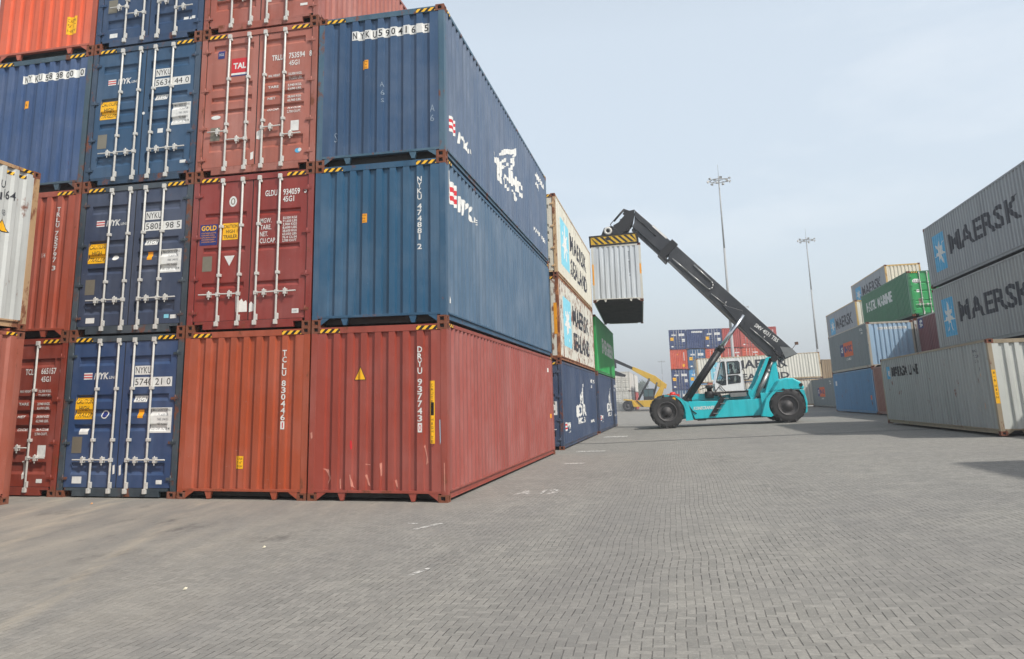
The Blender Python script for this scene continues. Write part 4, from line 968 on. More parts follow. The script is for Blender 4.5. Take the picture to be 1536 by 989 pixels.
    P = MB()
    for w in (win1, win2, win3): P.path([(a, y0 - .006, b) for a, b in w] + [(w[0][0], y0 - .006, w[0][1])], .018, 6)
    P.build('window_seal', RUBBER_SHADE, cabo)
    P = MB(); P.box(3.45, 3.95, 1.45, 1.95, 1.85, 2.16); P.prism([(3.86, 2.1), (4.0, 2.1), (4.1, 2.85), (3.98, 2.85)], 1.45, 1.95, xz); P.build('seat', DARK, cabo, bevel=.03)
    P = MB(); P.box(2.95, 3.15, 1.3, 2.1, 1.8, 2.3); P.tube((3.1, 1.7, 2.3), (3.25, 1.7, 2.5), .02); P.lathe([(.17, -.015), (.19, 0), (.17, .015), (.15, 0), (.17, -.015)], (3.25, 1.7, 2.5), (.6, 0, 1), 16); P.build('dashboard', DARK, cabo)
    P = MB(); P.box(2.6, 4.35, .95, 2.5, 1.62, 1.72); P.build('cab_platform', DARK, t)
    P = MB(); P.box(3.40, 4.22, .8, 1.25, 1.42, 1.62); P.build('battery_box', GREYM, t, bevel=.015)
    for hp in ([(4.25, .96, 1.7), (4.26, .96, 2.75), (4.16, 1.0, 2.85)], [(3.2, .95, 1.72), (2.95, .95, 2.05), (2.7, .97, 1.76)], [(2.7, .95, 1.72), (2.66, .95, 2.0), (2.4, .95, 2.02), (1.9, .95, 1.9)]):
        P = MB(); P.path(hp, .02); P.build('handrail', DARK, t)
    # air filter and steps
    P = MB(); P.lathe([(0, 0), (.2, .0), (.24, .06), (.24, .30), (.2, .36), (.0, .36)], (2.36, 1.1, 1.42), (0, 0, 1), 18); P.lathe([(0, 0), (.13, 0), (.13, .14), (.19, .16), (.19, .32), (0, .34)], (2.40, 1.1, 1.78), (0, 0, 1), 16); P.path([(2.6, 1.0, 1.6), (2.9, 1.0, 1.58), (2.98, 1.0, 1.40), (2.86, 1.0, 1.3)], .06, 10); P.build('air_filter', DARK, t)
    P = MB(); P.prism([(2.21, .50), (2.50, .50), (3.18, 1.46), (2.90, 1.46)], .80, .845, xz); P.build('stair_stringer', DARK, t)
    for i in range(4):
        P = MB(); u = 2.44 + .2 * i; z = .62 + .245 * i; P.box(u, u + .24, .62, .82, z, z + .035); P.build('step', GALVD, t)
    # lettering on the chassis
    f = Face(lambda u, v, d: (u, .85 + d, v))
    decal('lettering', f, [text_items('KONECRANES', 1.46, .87, .15, 1.06, WHITE, .04, .2)], t)
    # boom
    outer = [(1.31, 10.11), (1.02, 9.12), (4.46, 5.05), (5.16, 4.10), (5.72, 3.48), (6.41, 3.20), (7.14, 3.47)]
    yb0, yb1 = 1.55, 2.55
    B = MB(); B.prism(outer, yb0, yb1, xz)
    ax = Vector((-.6585, 0, .7526))
    B.prism([(3.60, 6.35), (4.46, 5.05), (4.7, 5.32), (4.62, 5.95)], yb0 - .12, yb0, xz)
    B.prism([(3.60, 6.35), (4.46, 5.05), (4.7, 5.32), (4.62, 5.95)], yb1, yb1 + .12, xz)
    bo = B.build('boom', BOOMM, t, bevel=.02)
    B = MB(); B.prism([(.50, 9.48), (.78, 9.13), (1.64, 9.90), (1.36, 10.22)], yb0 - .07, yb1 + .07, xz)
    B.prism([(.78, 9.13), (.92, 8.97), (1.02, 9.08), (.88, 9.22)], yb0 - .1, yb1 + .1, xz); B.build('boom_collar', DARK, bo, bevel=.015)
    f = Face(lambda u, v, d: (5.20 + u * .742 - v * .0 + v * .67, yb0 + d, 4.98 - u * .67 + v * .742))
    decal('lettering', f, [text_items('SMV 4531 TB5', -.12, .02, .2, 1.42, WHITE, .02)], bo)
    hz = yb0 - .04
    for hp, hr in (([(1.25, 9.12), (2.0, 8.32), (2.96, 7.28), (3.10, 7.24), (3.22, 7.34), (3.26, 7.52), (3.20, 7.66), (2.36, 8.66)], .045),
                   ([(3.85, 6.5), (3.75, 6.35), (3.1, 7.0)], .03), ([(3.75, 6.35), (4.1, 5.9)], .03), ([(5.6, 4.5), (5.5, 4.35), (4.9, 5.0)], .03), ([(5.5, 4.35), (6.0, 3.8)], .03)):
        B = MB(); B.path([(a, hz, c) for a, c in hp], hr); B.build('hydraulic_hose', GALVD, bo)
    B = MB()
    for (a, b2) in (((5.9, 3.9), (6.3, 3.3)), ((6.1, 3.7), (6.2, 3.1))): B.path([(a[0], hz, a[1]), ((a[0] + b2[0]) / 2 - .1, hz - .05, (a[1] + b2[1]) / 2), (b2[0], hz, b2[1]), (b2[0] + .1, hz, b2[1] + .25)], .03)
    for k in range(10):
        a = 2 * math.pi * k / 10; B.tube((6.2 + .22 * math.cos(a), hz - .03, 3.1 + .3 * math.sin(a)), (6.2 + .22 * math.cos(a + .63), hz - .03, 3.1 + .3 * math.sin(a + .63)), .025, n=6)
    B.build('hose_loop', DARK, bo)
    B = MB(); B.prism([(6.50, 3.30), (7.12, 3.47), (6.86, 3.80), (6.30, 3.90)], yb0 - .025, yb0 - .002, xz); B.build('rear_plate', GREYM, bo)
    B = MB(); B.tube((5.85, .95, 3.28), (5.85, 3.15, 3.28), .17, n=18); B.build('boom_pin', DARK, t)
    inner = [(-.52, 12.12), (-.80, 11.10), (.95, 9.16), (1.35, 10.02)]
    B = MB(); B.prism([(-.52, 12.12), (-.62, 11.40), (-.74, 11.18), (.78, 9.45), (1.36, 10.05)], yb0 + .08, yb1 - .08, xz)
    B.prism([(-.70, 11.14), (-.80, 11.04), (.66, 9.36), (.76, 9.46)], yb0 + .25, yb1 - .25, xz)
    ib = B.build('inner_boom', BOOMM, t, bevel=.02)
    B = MB(); B.prism([(.42, 11.15), (1.12, 10.36), (1.04, 10.29), (.34, 11.08)], yb0 + .05, yb0 + .075, xz); B.build('white_plate', WHITE, ib)
    B = MB(); B.path([(-.55, 1.62, 11.7), (-.1, 1.62, 11.22), (.5, 1.62, 10.5)], .04); B.build('boom_hose', DARK, ib)
    # boom head and rotator
    B = MB()
    hd = [(-.52, 12.14), (-.82, 12.10), (-1.14, 12.25), (-1.22, 12.14), (-1.02, 11.98), (-1.50, 11.48), (-1.80, 11.34), (-1.84, 11.0), (-1.45, 10.82), (-1.05, 11.02), (-.73, 11.36)]
    for (ya, yb) in ((1.55, 1.7), (2.4, 2.55)): B.prism(hd, ya, yb, xz)
    B.box(-1.4, -.9, 1.7, 2.4, 11.1, 11.7)
    hdobj = B.build('boom_head', DARK, t, bevel=.012)
    B = MB(); B.tube((-1.12, 1.48, 12.18), (-1.75, 1.48, 11.55), .06, n=10); B.path([(-1.75, 1.48, 11.6), (-1.95, 1.5, 11.4), (-1.9, 1.5, 11.15), (-1.7, 1.5, 11.1)], .025, 6); B.build('damper_cylinder', DARK, hdobj)
    B = MB(); B.path([(-.9, 1.6, 11.2), (-.98, 1.6, 10.9), (-1.1, 1.6, 10.6)], .03, 6); B.build('spreader_hose', DARK, hdobj)
    # lift cylinders
    for y in (1.25, 2.85):
        B = MB(); B.tube((1.22, y, 1.42), (3.26, y, 3.98), .165, n=18); B.tube((3.18, y, 3.88), (3.33, y, 4.06), .20, n=18); B.tube((1.22, y - .14, 1.42), (1.22, y + .14, 1.42), .2, n=14)
        cy = B.build('lift_cylinder', DARK, t)
        B = MB(); B.tube((3.26, y, 3.98), (4.62, y, 5.68), .085, n=14); B.build('cylinder_rod', CHROME, cy)
        B = MB(); B.box(1.0, 1.45, y - .2, y + .2, 1.2, 1.45); B.build('cylinder_bracket', DARK, cy)
    B = MB(); B.path([(1.25, .83, 1.5), (1.2, .82, 1.2), (1.4, .82, .8), (1.6, .82, .68)], .025); B.build('hydraulic_hose', DARK, t)
    # work lamp on the boom rear
    B = MB(); B.tube((6.9, 1.7, 3.72), (7.14, 1.7, 3.98), .015, n=6); B.box(7.1, 7.26, 1.62, 1.78, 3.95, 4.10); B.build('work_lamp', flat('lamp_brown', rgb(96, 70, 52), .5), bo)
    # spreader: a beam along the container with striped end beams and twist locks
    zt = 9.22; um = -1.77
    B = MB(); B.box(um - .55, um + .55, -2.2, 6.3, zt + .12, zt + .46); B.box(um - .34, um - .1, -3.8, 7.9, zt + .16, zt + .42); B.box(um + .1, um + .34, -3.8, 7.9, zt + .16, zt + .42)
    sp = B.build('spreader', DARK, t, bevel=.015)
    B = MB()
    P = [(um - 1.0, 10.35), (um - .56, 11.22), (um - .1, 11.30), (um + .16, 11.02), (um + .55, 10.35)]
    for (ya, yb) in ((1.5, 1.60), (2.5, 2.6)): B.prism(P, ya, yb, xz)
    B.box(um - .75, um + .35, 1.60, 2.5, 10.2, 10.75); B.lathe([(0, 0), (.62, 0), (.62, .22), (.5, .26), (.5, .62), (0, .62)], (um - .15, 2.05, 9.66), (0, 0, 1), 24)
    B.build('rotator', DARK, sp, bevel=.01)
    B = MB(); B.lathe([(.20, -.04), (.24, 0), (.20, .04), (.13, .04), (.10, 0), (.13, -.04), (.20, -.04)], (um - .36, 1.46, 11.02), (0, 1, 0), 20); B.build('lifting_eye', GALV, sp)
    for yy in (-4.12, 8.0):
        B = MB(); B.box(um - 1.17, um + 1.17, yy, yy + .30, zt - .02, zt + .42); eb = B.build('end_beam', YELM, sp)
        B = MB()
        B.box(um - 1.20, um + 1.20, yy - .02, yy + .32, zt + .38, zt + .45); B.box(um - 1.20, um + 1.20, yy - .02, yy + .32, zt - .10, zt - .02)
        B.box(um - 1.21, um - 1.13, yy - .02, yy + .32, zt - .1, zt + .45); B.box(um + 1.13, um + 1.21, yy - .02, yy + .32, zt - .1, zt + .55)
        B.build('beam_frame', DARK, eb)
        if yy < 0:
            f = Face(lambda u, v, d, yy=yy: (um + u, yy + d, zt + v)); it = []
            for k in range(9):
                u = -1.25 + k * .29; a, b2, c, d_ = u, u + .14, u + .14 + .36, u + .36
                cl = lambda q: max(-1.12, min(1.12, q))
                if cl(b2) - cl(a) > .02 or cl(c) - cl(d_) > .02: it.append(poly([(cl(d_), -.0), (cl(c), -.0), (cl(b2), .36), (cl(a), .36)], BLACKP))
            it.append(poly([(-.42, .30), (-.12, .30), (-.2, .17), (-.34, .17)], BLACKP, 1))
            decal('hazard_stripe', f, it, eb)
        for sx in (-1, 1):
            B = MB(); B.tube((um + sx * 1.1, yy + .15, zt - .2), (um + sx * 1.1, yy + .15, zt - .05), .05, n=10); B.build('twist_lock', GALVD, eb)
    return t
RS = reach_stacker()

def yellow_stacker():
    ox, oy = -3.0, 107.0
    t = empty('reach_stacker', 'yellow reach stacker with a sloping boom, far off beside the white containers', 'reach stacker', (ox, oy, 0))
    X = lambda x: x - ox
    for (x, o) in ((0, 0), (6.0, 0)):
        for ya, yb, oo in ((0, .55, 0.0), (3.3, 3.85, 3.85)): wheel(t, x, ya, yb, .78, oo)
    wheel(t, 3.3, .8, 1.3, .5, .8) if False else None
    B = MB(); B.prism([(.6, 1.55), (1.0, .62), (4.0, .55), (6.8, .6), (6.9, 1.6), (4.6, 1.8), (3.4, 1.55), (1.6, 1.5)], .5, 3.4, xz); B.prism([(-.7, 1.55), (-.5, 1.72), (.7, 1.62), (1.25, .62), (.75, .62), (.55, 1.45)], -.02, .5, xz); B.build('chassis', YELM, t, bevel=.03)
    B = MB(); B.prism([(5.2, 1.6), (7.0, 1.6), (7.1, 2.2), (5.6, 2.4)], .1, 3.75, xz); B.build('engine_hood', YELM, t, bevel=.05)
    for ya in (1.0, 2.6):
        B = MB(); B.prism([(3.5, 1.7), (4.6, 1.7), (5.3, 3.6), (4.75, 3.6)], ya, ya + .22, xz); B.build('boom_tower', YELM, t)
    B = MB(); B.prism([(.9, 6.35), (.75, 5.85), (3.0, 4.45), (4.4, 3.35), (5.4, 3.1), (5.55, 3.7), (4.0, 4.95)], 1.4, 2.5, xz); bo = B.build('boom', YELM, t, bevel=.03)
    B = MB(); B.prism([(.95, 6.25), (.78, 5.9), (-2.4, 7.35), (-2.3, 7.85)], 1.55, 2.35, xz); ib = B.build('inner_boom', DARK, t)
    B = MB(); B.box(-2.6, -1.5, 1.5, 2.4, 6.2, 7.3); B.prism([(-2.6, 6.2), (-.2, 5.2), (-.4, 4.9), (-2.6, 5.3)], .8, 3.1, xz); B.build('spreader_head', DARK, t, bevel=.03)
    for y in (1.1, 2.8):
        B = MB(); B.tube((1.4, y, 1.6), (3.2, y, 4.6), .12, n=10); B.build('lift_cylinder', DARK, t)
        B = MB(); B.tube((3.6, y, 2.2), (4.2, y, 4.0), .12, n=10); B.build('tilt_cylinder', DARK, t)
    B = MB(); B.box(2.2, 3.7, .9, 2.3, 1.55, 3.15); cb = B.build('cab', DARK, t, bevel=.06)
    for (a, b2) in ((2.3, 2.85), (2.95, 3.6)):
        B = MB(); B.box(a, b2, .885, .898, 2.05, 3.0); B.build('window', flat('cab_glass', rgb(70, 92, 96), .08), cb)
    B = MB(); B.prism([(1.1, 1.5), (1.3, 1.5), (2.2, .6), (2.0, .6)], .42, .5, xz); B.build('stair_stringer', DARK, t)
    return t
yellow_stacker()

# driver: one continuous body seated in the cab
def driver():
    pts = {'pel': (3.68, 1.70, 2.28, .16), 'bel': (3.72, 1.70, 2.45, .15), 'che': (3.74, 1.70, 2.68, .165), 'nek': (3.72, 1.70, 2.86, .06), 'hd0': (3.69, 1.70, 2.96, .085), 'hd1': (3.685, 1.70, 3.06, .085)}
    for s, y in (('l', 1.50), ('r', 1.90)):
        pts['sh' + s] = (3.73, y + (.03 if s == 'l' else -.03), 2.76, .07); pts['el' + s] = (3.62, y - (.04 if s == 'l' else -.04), 2.50, .048); pts['wr' + s] = (3.40, y + (.06 if s == 'l' else -.06), 2.52, .035); pts['ha' + s] = (3.31, y + (.08 if s == 'l' else -.08), 2.54, .04)
        yy = 1.60 if s == 'l' else 1.80
        pts['hp' + s] = (3.66, yy, 2.26, .10); pts['kn' + s] = (3.24, yy, 2.28, .075); pts['an' + s] = (3.16, yy, 1.88, .05); pts['to' + s] = (3.02, yy, 1.84, .045)
    ed = [('pel', 'bel'), ('bel', 'che'), ('che', 'nek'), ('nek', 'hd0'), ('hd0', 'hd1')]
    for s in 'lr': ed += [('che', 'sh' + s), ('sh' + s, 'el' + s), ('el' + s, 'wr' + s), ('wr' + s, 'ha' + s), ('pel', 'hp' + s), ('hp' + s, 'kn' + s), ('kn' + s, 'an' + s), ('an' + s, 'to' + s)]
    nm = list(pts); me = bpy.data.meshes.new('person')
    me.from_pydata([pts[k][:3] for k in nm], [(nm.index(a), nm.index(b)) for a, b in ed], [])
    o = bpy.data.objects.new('person', me); COL.objects.link(o)
    sk = o.modifiers.new('skin', 'SKIN'); sk.use_smooth_shade = True
    for i, k in enumerate(nm):
        me.skin_vertices[0].data[i].radius = (pts[k][3], pts[k][3]); me.skin_vertices[0].data[i].use_root = (k == 'pel')
    ss = o.modifiers.new('sub', 'SUBSURF'); ss.levels = 1; ss.render_levels = 1
    me.materials.append(flat('work_clothes', rgb(44, 50, 62), .8))
    tag(o, 'seated person in dark work clothes inside the white cab of the turquoise reach stacker', 'person')
    o.location = RS.location; o.rotation_euler = RS.rotation_euler
    b = MB(); b.lathe([(.0, .13), (.06, .12), (.095, .07), (.105, 0), (.10, -.03)], (3.69, 1.70, 3.045), (0, 0, 1), 16); b.build('hair', flat('dark_hair', rgb(24, 20, 18), .7), o)
    b = MB(); b.lathe([(.0, .0), (.07, .0), (.088, .07), (.08, .15), (.0, .17)], (3.665, 1.70, 2.905), (0, 0, 1), 14); b.build('face', flat('skin', rgb(120, 84, 66), .6), o)
driver()

# ------------------------------------------------------------------ light masts
MASTM = flat('mast_zinc', rgb(150, 152, 152), .6, .0, .15, 3)
def mast(x, y, h, label, k=1.0):
    t = empty('light_mast', label, 'light mast', (x, y, gz(x, y)), group='tall light masts of the yard')
    b = MB(); b.tube((0, 0, 0), (0, 0, h * .33), .21 * k, .18 * k, 14); b.tube((0, 0, h * .33), (0, 0, h * .68), .165 * k, .13 * k, 14); b.tube((0, 0, h * .68), (0, 0, h), .115 * k, .08 * k, 14); b.box(-.45, .45, -.45, .45, 0, .08); b.build('pole', MASTM, t)
    b = MB(); n = 24; rr = 1.1 * k
    b.lathe([(rr - .04, -.04), (rr + .04, -.04), (rr + .04, .04), (rr - .04, .04), (rr - .04, -.04)], (0, 0, h - .6), (0, 0, 1), n)
    for i in range(4):
        a = math.pi / 4 + math.pi / 2 * i; b.tube((0, 0, h - .5), (rr * math.cos(a), rr * math.sin(a), h - .6), .04 * k, n=6)
    b.tube((0, 0, h), (0, 0, h + 1.6), .025 * k, n=6); b.build('head_ring', MASTM, t)
    for i in range(12):
        a = 2 * math.pi * i / 12 + .1; c, s = math.cos(a), math.sin(a); b = MB()
        up = Vector((0, 0, 1)); o = Vector((rr * c, rr * s, h - .6)); d = Vector((c, s, 0)); tdir = Vector((-s, c, 0)); dn = (d * .75 - up * .45).normalized(); nn = dn.cross(tdir)
        cc = o + d * .28 + up * (.15 if i % 2 else -.12)
        q = []
        for w_, kx in ((-.09, .10), (.12, .18)):
            for sa, sb in ((-1, -1), (1, -1), (1, 1), (-1, 1)): q.append(cc + dn * w_ + tdir * (kx * sa) * k + nn * (kx * .8 * sb) * k)
        b.hexa(q); b.tube(o, cc, .03, n=6); b.build('floodlight', flat('floodlight_housing', rgb(178, 178, 174), .5), t)
    return t
mast(11.0, 95.0, 30.2, 'tall grey light mast rising behind the black boom')
mast(28.05, 139.0, 29.6, 'tall grey light mast right of the turquoise reach stacker, with containers at its foot')
mast(25.7, 248.0, 29.6, 'light mast whose lamp head just shows above the lower boom of the turquoise reach stacker')
mast(-3.0, 480.0, 24.0, 'tiny distant light mast above the yellow boom', 1.6)
b = MB(); b.tube((28.05, 139, 4.4), (28.05, 139, 6.9), .42, n=14); b.tube((28.05, 139, .9), (28.05, 139, 4.4), .36, n=14); tag(b.build('mast_sleeve', flat('pale_sleeve', rgb(196, 198, 198), .5), None), 'pale sleeve around the foot of the right light mast', 'mast sleeve')

# ------------------------------------------------------------------ far trees and a building
def tree(x, y, h, label):
    t = empty('tree', label, 'tree', (x, y, 0), group='hazy trees on the horizon')
    b = MB(); b.tube((0, 0, 0), (.1, 0, h * .5), .3, .16, 8); b.tube((.1, 0, h * .45), (1.0, .4, h * .7), .12, .06, 6); b.tube((.1, 0, h * .42), (-.9, -.3, h * .68), .12, .06, 6); b.build('trunk', flat('bark', rgb(84, 70, 56), .9), t)
    b = MB(); rnd = random.Random(int(x * 7 + h * 3)); lobes = [(rnd.uniform(-.22, .22) * h, rnd.uniform(-.2, .2) * h, h * rnd.uniform(.45, .9), h * rnd.uniform(.14, .24)) for _ in range(9)]
    for i in range(900):
        lx, ly, lz, lr = lobes[i % 9]; d = Vector((rnd.gauss(0, 1), rnd.gauss(0, 1), rnd.gauss(0, 1))).normalized() * lr * rnd.uniform(.6, 1.05)
        c = Vector((lx, ly, lz)) + d; a = Vector((rnd.gauss(0, 1), rnd.gauss(0, 1), rnd.gauss(0, 1))).normalized(); e = a.orthogonal().normalized() * .3; g = a.cross(e).normalized() * .22
        b.add([c - e, c - g, c + e, c + g], [(0, 1, 2, 3)])
    b.build('crown', flat('leaves', rgb(70, 86, 52), .8, 0, .3, 1.5), t)
for i, (x, y, h) in enumerate(((-22.5, 330, 8.0), (-17.5, 335, 9.5), (-13.0, 330, 8.0), (-9.0, 340, 9.0))):
    tree(x, y, h, ('low rounded tree on the horizon beside the white containers', 'taller hazy tree on the horizon left of the yellow cab', 'small hazy tree on the horizon behind the yellow cab', 'hazy tree on the horizon behind the yellow boom tower')[i])
t = empty('building', 'hazy grey block of flats on the horizon beside the white containers', 'building', (-33.0, 450, 0))
b = MB(); b.box(-5, 5, 0, 10, 0, 15); b.build('wall', flat('hazy_concrete', rgb(150, 148, 144), .8), t)
b = MB(); b.box(-5.3, 5.3, -.3, 10.3, 15, 15.6); b.build('roof', flat('roof_grey', rgb(120, 120, 118), .8), t)
for r_ in range(4):
    for c_ in range(4):
        b = MB(); b.box(-4 + c_ * 2.3, -2.8 + c_ * 2.3, -.06, .05, 2 + r_ * 3.3, 3.6 + r_ * 3.3); b.build('window', flat('dark_window', rgb(70, 78, 86), .2), t)

# ------------------------------------------------------------------ paving
def ground_material():
    N = NT('block_paving'); geo = N.n('ShaderNodeNewGeometry'); pos = geo.outputs['Position']
    sp = N.n('ShaderNodeSeparateXYZ'); N.l(pos, sp.inputs[0]); X, Y = sp.outputs[0], sp.outputs[1]
    wv = N.n('ShaderNodeTexNoise'); wv.inputs['Scale'].default_value = .35; wv.inputs['Detail'].default_value = 2; N.l(pos, wv.inputs['Vector'])
    wob = N.math('MULTIPLY', N.math('SUBTRACT', wv.outputs['Fac'], .5), .16)
    S = .066
    a = N.math('ADD', N.math('DIVIDE', X, S), N.math('DIVIDE', wob, S)); c = N.math('ADD', N.math('DIVIDE', Y, S), N.math('DIVIDE', wob, S))
    i = N.math('FLOOR', a); j = N.math('FLOOR', c); fx = N.math('SUBTRACT', a, i); fy = N.math('SUBTRACT', c, j)
    k = N.math('FLOORED_MODULO', N.math('SUBTRACT', i, j), 4.0)
    eq = lambda v: N.math('COMPARE', k, float(v), .1)
    e0, e1, e2, e3 = eq(0), eq(1), eq(2), eq(3)
    big = 5.0
    dl = N.math('ADD', fx, N.math('MULTIPLY', e1, big)); dr = N.math('ADD', N.math('SUBTRACT', 1.0, fx), N.math('MULTIPLY', e0, big))
    db = N.math('ADD', fy, N.math('MULTIPLY', e2, big)); dt = N.math('ADD', N.math('SUBTRACT', 1.0, fy), N.math('MULTIPLY', e3, big))
    dist = N.math('MINIMUM', N.math('MINIMUM', dl, dr), N.math('MINIMUM', db, dt))
    bi = N.math('SUBTRACT', i, e1); bj = N.math('SUBTRACT', j, e2)
    cb = N.n('ShaderNodeCombineXYZ'); N.l(bi, cb.inputs[0]); N.l(bj, cb.inputs[1])
    wn = N.n('ShaderNodeTexWhiteNoise', noise_dimensions='2D'); N.l(cb.outputs[0], wn.inputs['Vector'])
    rnd = wn.outputs['Value']
    n_big = N.noise(pos, .22, 5, .6); n_mid = N.noise(pos, 1.3, 6, .6); n_fine = N.noise(pos, 26, 5, .7); n_sp = N.noise(pos, 62, 3, .7)
    # joint strength: some joints are full of sand, some open and dark; the long joints along the aisle are the deeper ones
    vert = N.math('LESS_THAN', N.math('MINIMUM', dl, dr), N.math('MINIMUM', db, dt))
    open_ = N.math('MULTIPLY', N.ramp(N.noise(pos, 2.2, 4, .7), .38, .62, .25, 1.0), N.math('ADD', .22, N.math('MULTIPLY', vert, .78)))
    joint = N.math('MULTIPLY', N.ramp(dist, .035, .095, 1.0, 0.0), open_)
    base = N.mix(N.ramp(rnd, 0, 1), rgb(128, 126, 120), rgb(147, 144, 137))
    base = N.mix(N.math('MULTIPLY', N.ramp(n_fine, .40, .66), .42), base, rgb(104, 102, 99))
    base = N.mix(N.math('MULTIPLY', N.ramp(n_sp, .60, .70), .45), base, rgb(186, 184, 176))
    base = N.mix(N.math('MULTIPLY', N.ramp(n_big, .48, .68), .38), base, rgb(120, 118, 115))
    base = N.mix(N.math('MULTIPLY', N.ramp(n_mid, .52, .72), .28), base, rgb(162, 158, 148))
    # tyre traffic: long faint darker lanes along the aisle
    lane = N.noise(N.scale(pos, (.55, .03, 1)), 1.0, 4, .6)
    base = N.mix(N.math('MULTIPLY', N.ramp(lane, .5, .68), .35), base, rgb(112, 110, 108))
    base = N.mix(N.math('MULTIPLY', joint, .56), base, rgb(58, 57, 55))
    # blown dust covering the blocks towards the left stack, in drifts
    dn = N.math('ADD', N.math('MULTIPLY', N.noise(pos, .8, 6, .65), 2.6), N.math('MULTIPLY', X, -.55))
    dn = N.math('ADD', dn, N.math('MULTIPLY', N.ramp(Y, -.1, -1.2, 0.0, .0), 1))
    dust = N.ramp(dn, .9, 3.0, 0, .74)
    strip = N.math('MULTIPLY', N.ramp(Y, -1.6, -.5), N.math('MULTIPLY', N.ramp(X, 1.0, -.4), N.ramp(Y, 3.0, 1.0)))
    dust = N.math('MAXIMUM', dust, N.math('MULTIPLY', strip, .8))
    rot = N.n('ShaderNodeMapping'); rot.inputs['Rotation'].default_value = (0, 0, R(-10)); N.l(pos, rot.inputs['Vector'])
    drift = N.noise(N.scale(rot.outputs[0], (2.0, .34, 1)), 1.0, 6, .6)
    dcol = N.mix(N.ramp(drift, .40, .66), rgb(119, 117, 112), rgb(150, 144, 132))
    dcol = N.mix(N.math('MULTIPLY', N.ramp(n_fine, .3, .75), .35), dcol, rgb(122, 119, 114))
    oil = N.math('MULTIPLY', N.ramp(N.noise(N.scale(rot.outputs[0], (1.7, .6, 1)), 1.15, 7, .68), .57, .68), .6)
    dcol = N.mix(oil, dcol, rgb(82, 80, 78))
    dcol = N.mix(N.math('MULTIPLY', N.ramp(n_sp, .56, .68), .5), dcol, rgb(176, 170, 158))
    dcol = N.mix(N.math('MULTIPLY', N.ramp(N.noise(pos, 44, 4, .75), .58, .70), .55), dcol, rgb(92, 89, 86))
    crk = N.ramp(N.noise(N.scale(rot.outputs[0], (9, 2.2, 1)), 1.0, 7, .75), .60, .66)
    dcol = N.mix(N.math('MULTIPLY', crk, .35), dcol, rgb(98, 95, 91))
    base = N.mix(dust, base, dcol)
    ns = N.noise(N.scale(pos, (3.2, 1.1, 1)), 1.6, 8, .72)
    for (sx, sy, rx, ry) in ((-2.72, -3.15, .42, .75), (-2.45, -5.0, .30, .55), (-3.35, -2.5, .35, .5), (-2.05, -6.1, .25, .5), (-1.2, -3.6, .3, .6), (1.9, 4.6, .5, 1.6), (5.2, 1.0, .5, 1.2), (4.6, 8.0, .6, 2.5)):
        dx = N.math('DIVIDE', N.math('SUBTRACT', X, sx), rx); dy = N.math('DIVIDE', N.math('SUBTRACT', Y, sy), ry)
        dd = N.math('ADD', N.math('MULTIPLY', dx, dx), N.math('MULTIPLY', dy, dy))
        k_ = N.math('MULTIPLY', N.ramp(dd, 1.0, .1), N.ramp(ns, .47, .62))
        base = N.mix(N.math('MULTIPLY', k_, .6 if sx < 0 else .35), base, rgb(76, 74, 72))
    # sand left in two strips by the tyres
    sl = N.math('ADD', X, N.math('MULTIPLY', Y, .40))
    for (c_, w_) in ((-6.05, .34), (-7.1, .3), (-4.35, .2)):
        k_ = N.math('MULTIPLY', N.ramp(N.math('ABSOLUTE', N.math('SUBTRACT', sl, c_)), w_, w_ * .2), N.ramp(N.noise(N.scale(rot.outputs[0], (4.0, .8, 1)), 1.0, 7, .7), .40, .62))
        base = N.mix(N.math('MULTIPLY', k_, .45), base, rgb(170, 160, 142))
    # beyond the blocks' scale the yard is plain
    N.l(base, N.bsdf.inputs['Base Color']); N.bsdf.inputs['Roughness'].default_value = .86
    N.bsdf.inputs['Specular IOR Level'].default_value = .25
    hb = N.math('ADD', N.math('MULTIPLY', joint, N.math('MULTIPLY', N.math('SUBTRACT', 1.0, dust), -1.0)), N.math('ADD', N.math('MULTIPLY', n_fine, .35), N.math('MULTIPLY', rnd, N.math('MULTIPLY', N.math('SUBTRACT', 1.0, dust), .3))))
    bp = N.n('ShaderNodeBump'); bp.inputs['Strength'].default_value = .7; bp.inputs['Distance'].default_value = .008
    N.l(hb, bp.inputs['Height']); N.l(bp.outputs[0], N.bsdf.inputs['Normal'])
    return N.m
def ground():
    xs = [-2500, -900, -300, -120, -60, -30, -15, -8, -4, -2, -1, 0] + [.2 * i for i in range(1, 9)] + [2, 3, 4, 6, 8, 10, 12, 14, 16, 18, 20, 22, 24, 26, 30, 45, 80, 160, 400, 1000, 2500]
    ys = [-200, -80, -40, -20, -10, -5, 0, 5, 10, 15, 20, 25, 30, 40, 50, 60, 70, 80] + [84 + i * 1.6 for i in range(11)] + [105, 120, 150, 200, 300, 500, 900, 1600, 3000, 6000]
    b = MB(); n = len(xs)
    for y in ys:
        for x in xs: b.v.append((x, y, gz(x, y)))
    for j in range(len(ys) - 1):
        for i in range(n - 1): b.f.append((j * n + i, j * n + i + 1, (j + 1) * n + i + 1, (j + 1) * n + i)); b.m.append(0); b.sm.append(True)
    o = b.build('paved_ground', ground_material()); o['kind'] = 'structure'
    return o
ground()
# drain across the aisle
def ground_strip(name, x0, x1, y0, y1, mat, dz, n=30):
    b = MB()
    for i in range(n + 1):
        x = x0 + (x1 - x0) * i / n
        b.v += [(x, y0, gz(x, y0) + dz), (x, y1, gz(x, y1) + dz)]
    for i in range(n): b.f.append((2 * i, 2 * i + 2, 2 * i + 3, 2 * i + 1)); b.m.append(0); b.sm.append(False)
    o = b.build(name, mat); o['kind'] = 'structure'; return o
ground_strip('drain_channel', -.2, 14.5, 18.3, 18.62, flat('drain_iron', rgb(84, 82, 80), .7, 0, .3, 3), .004)
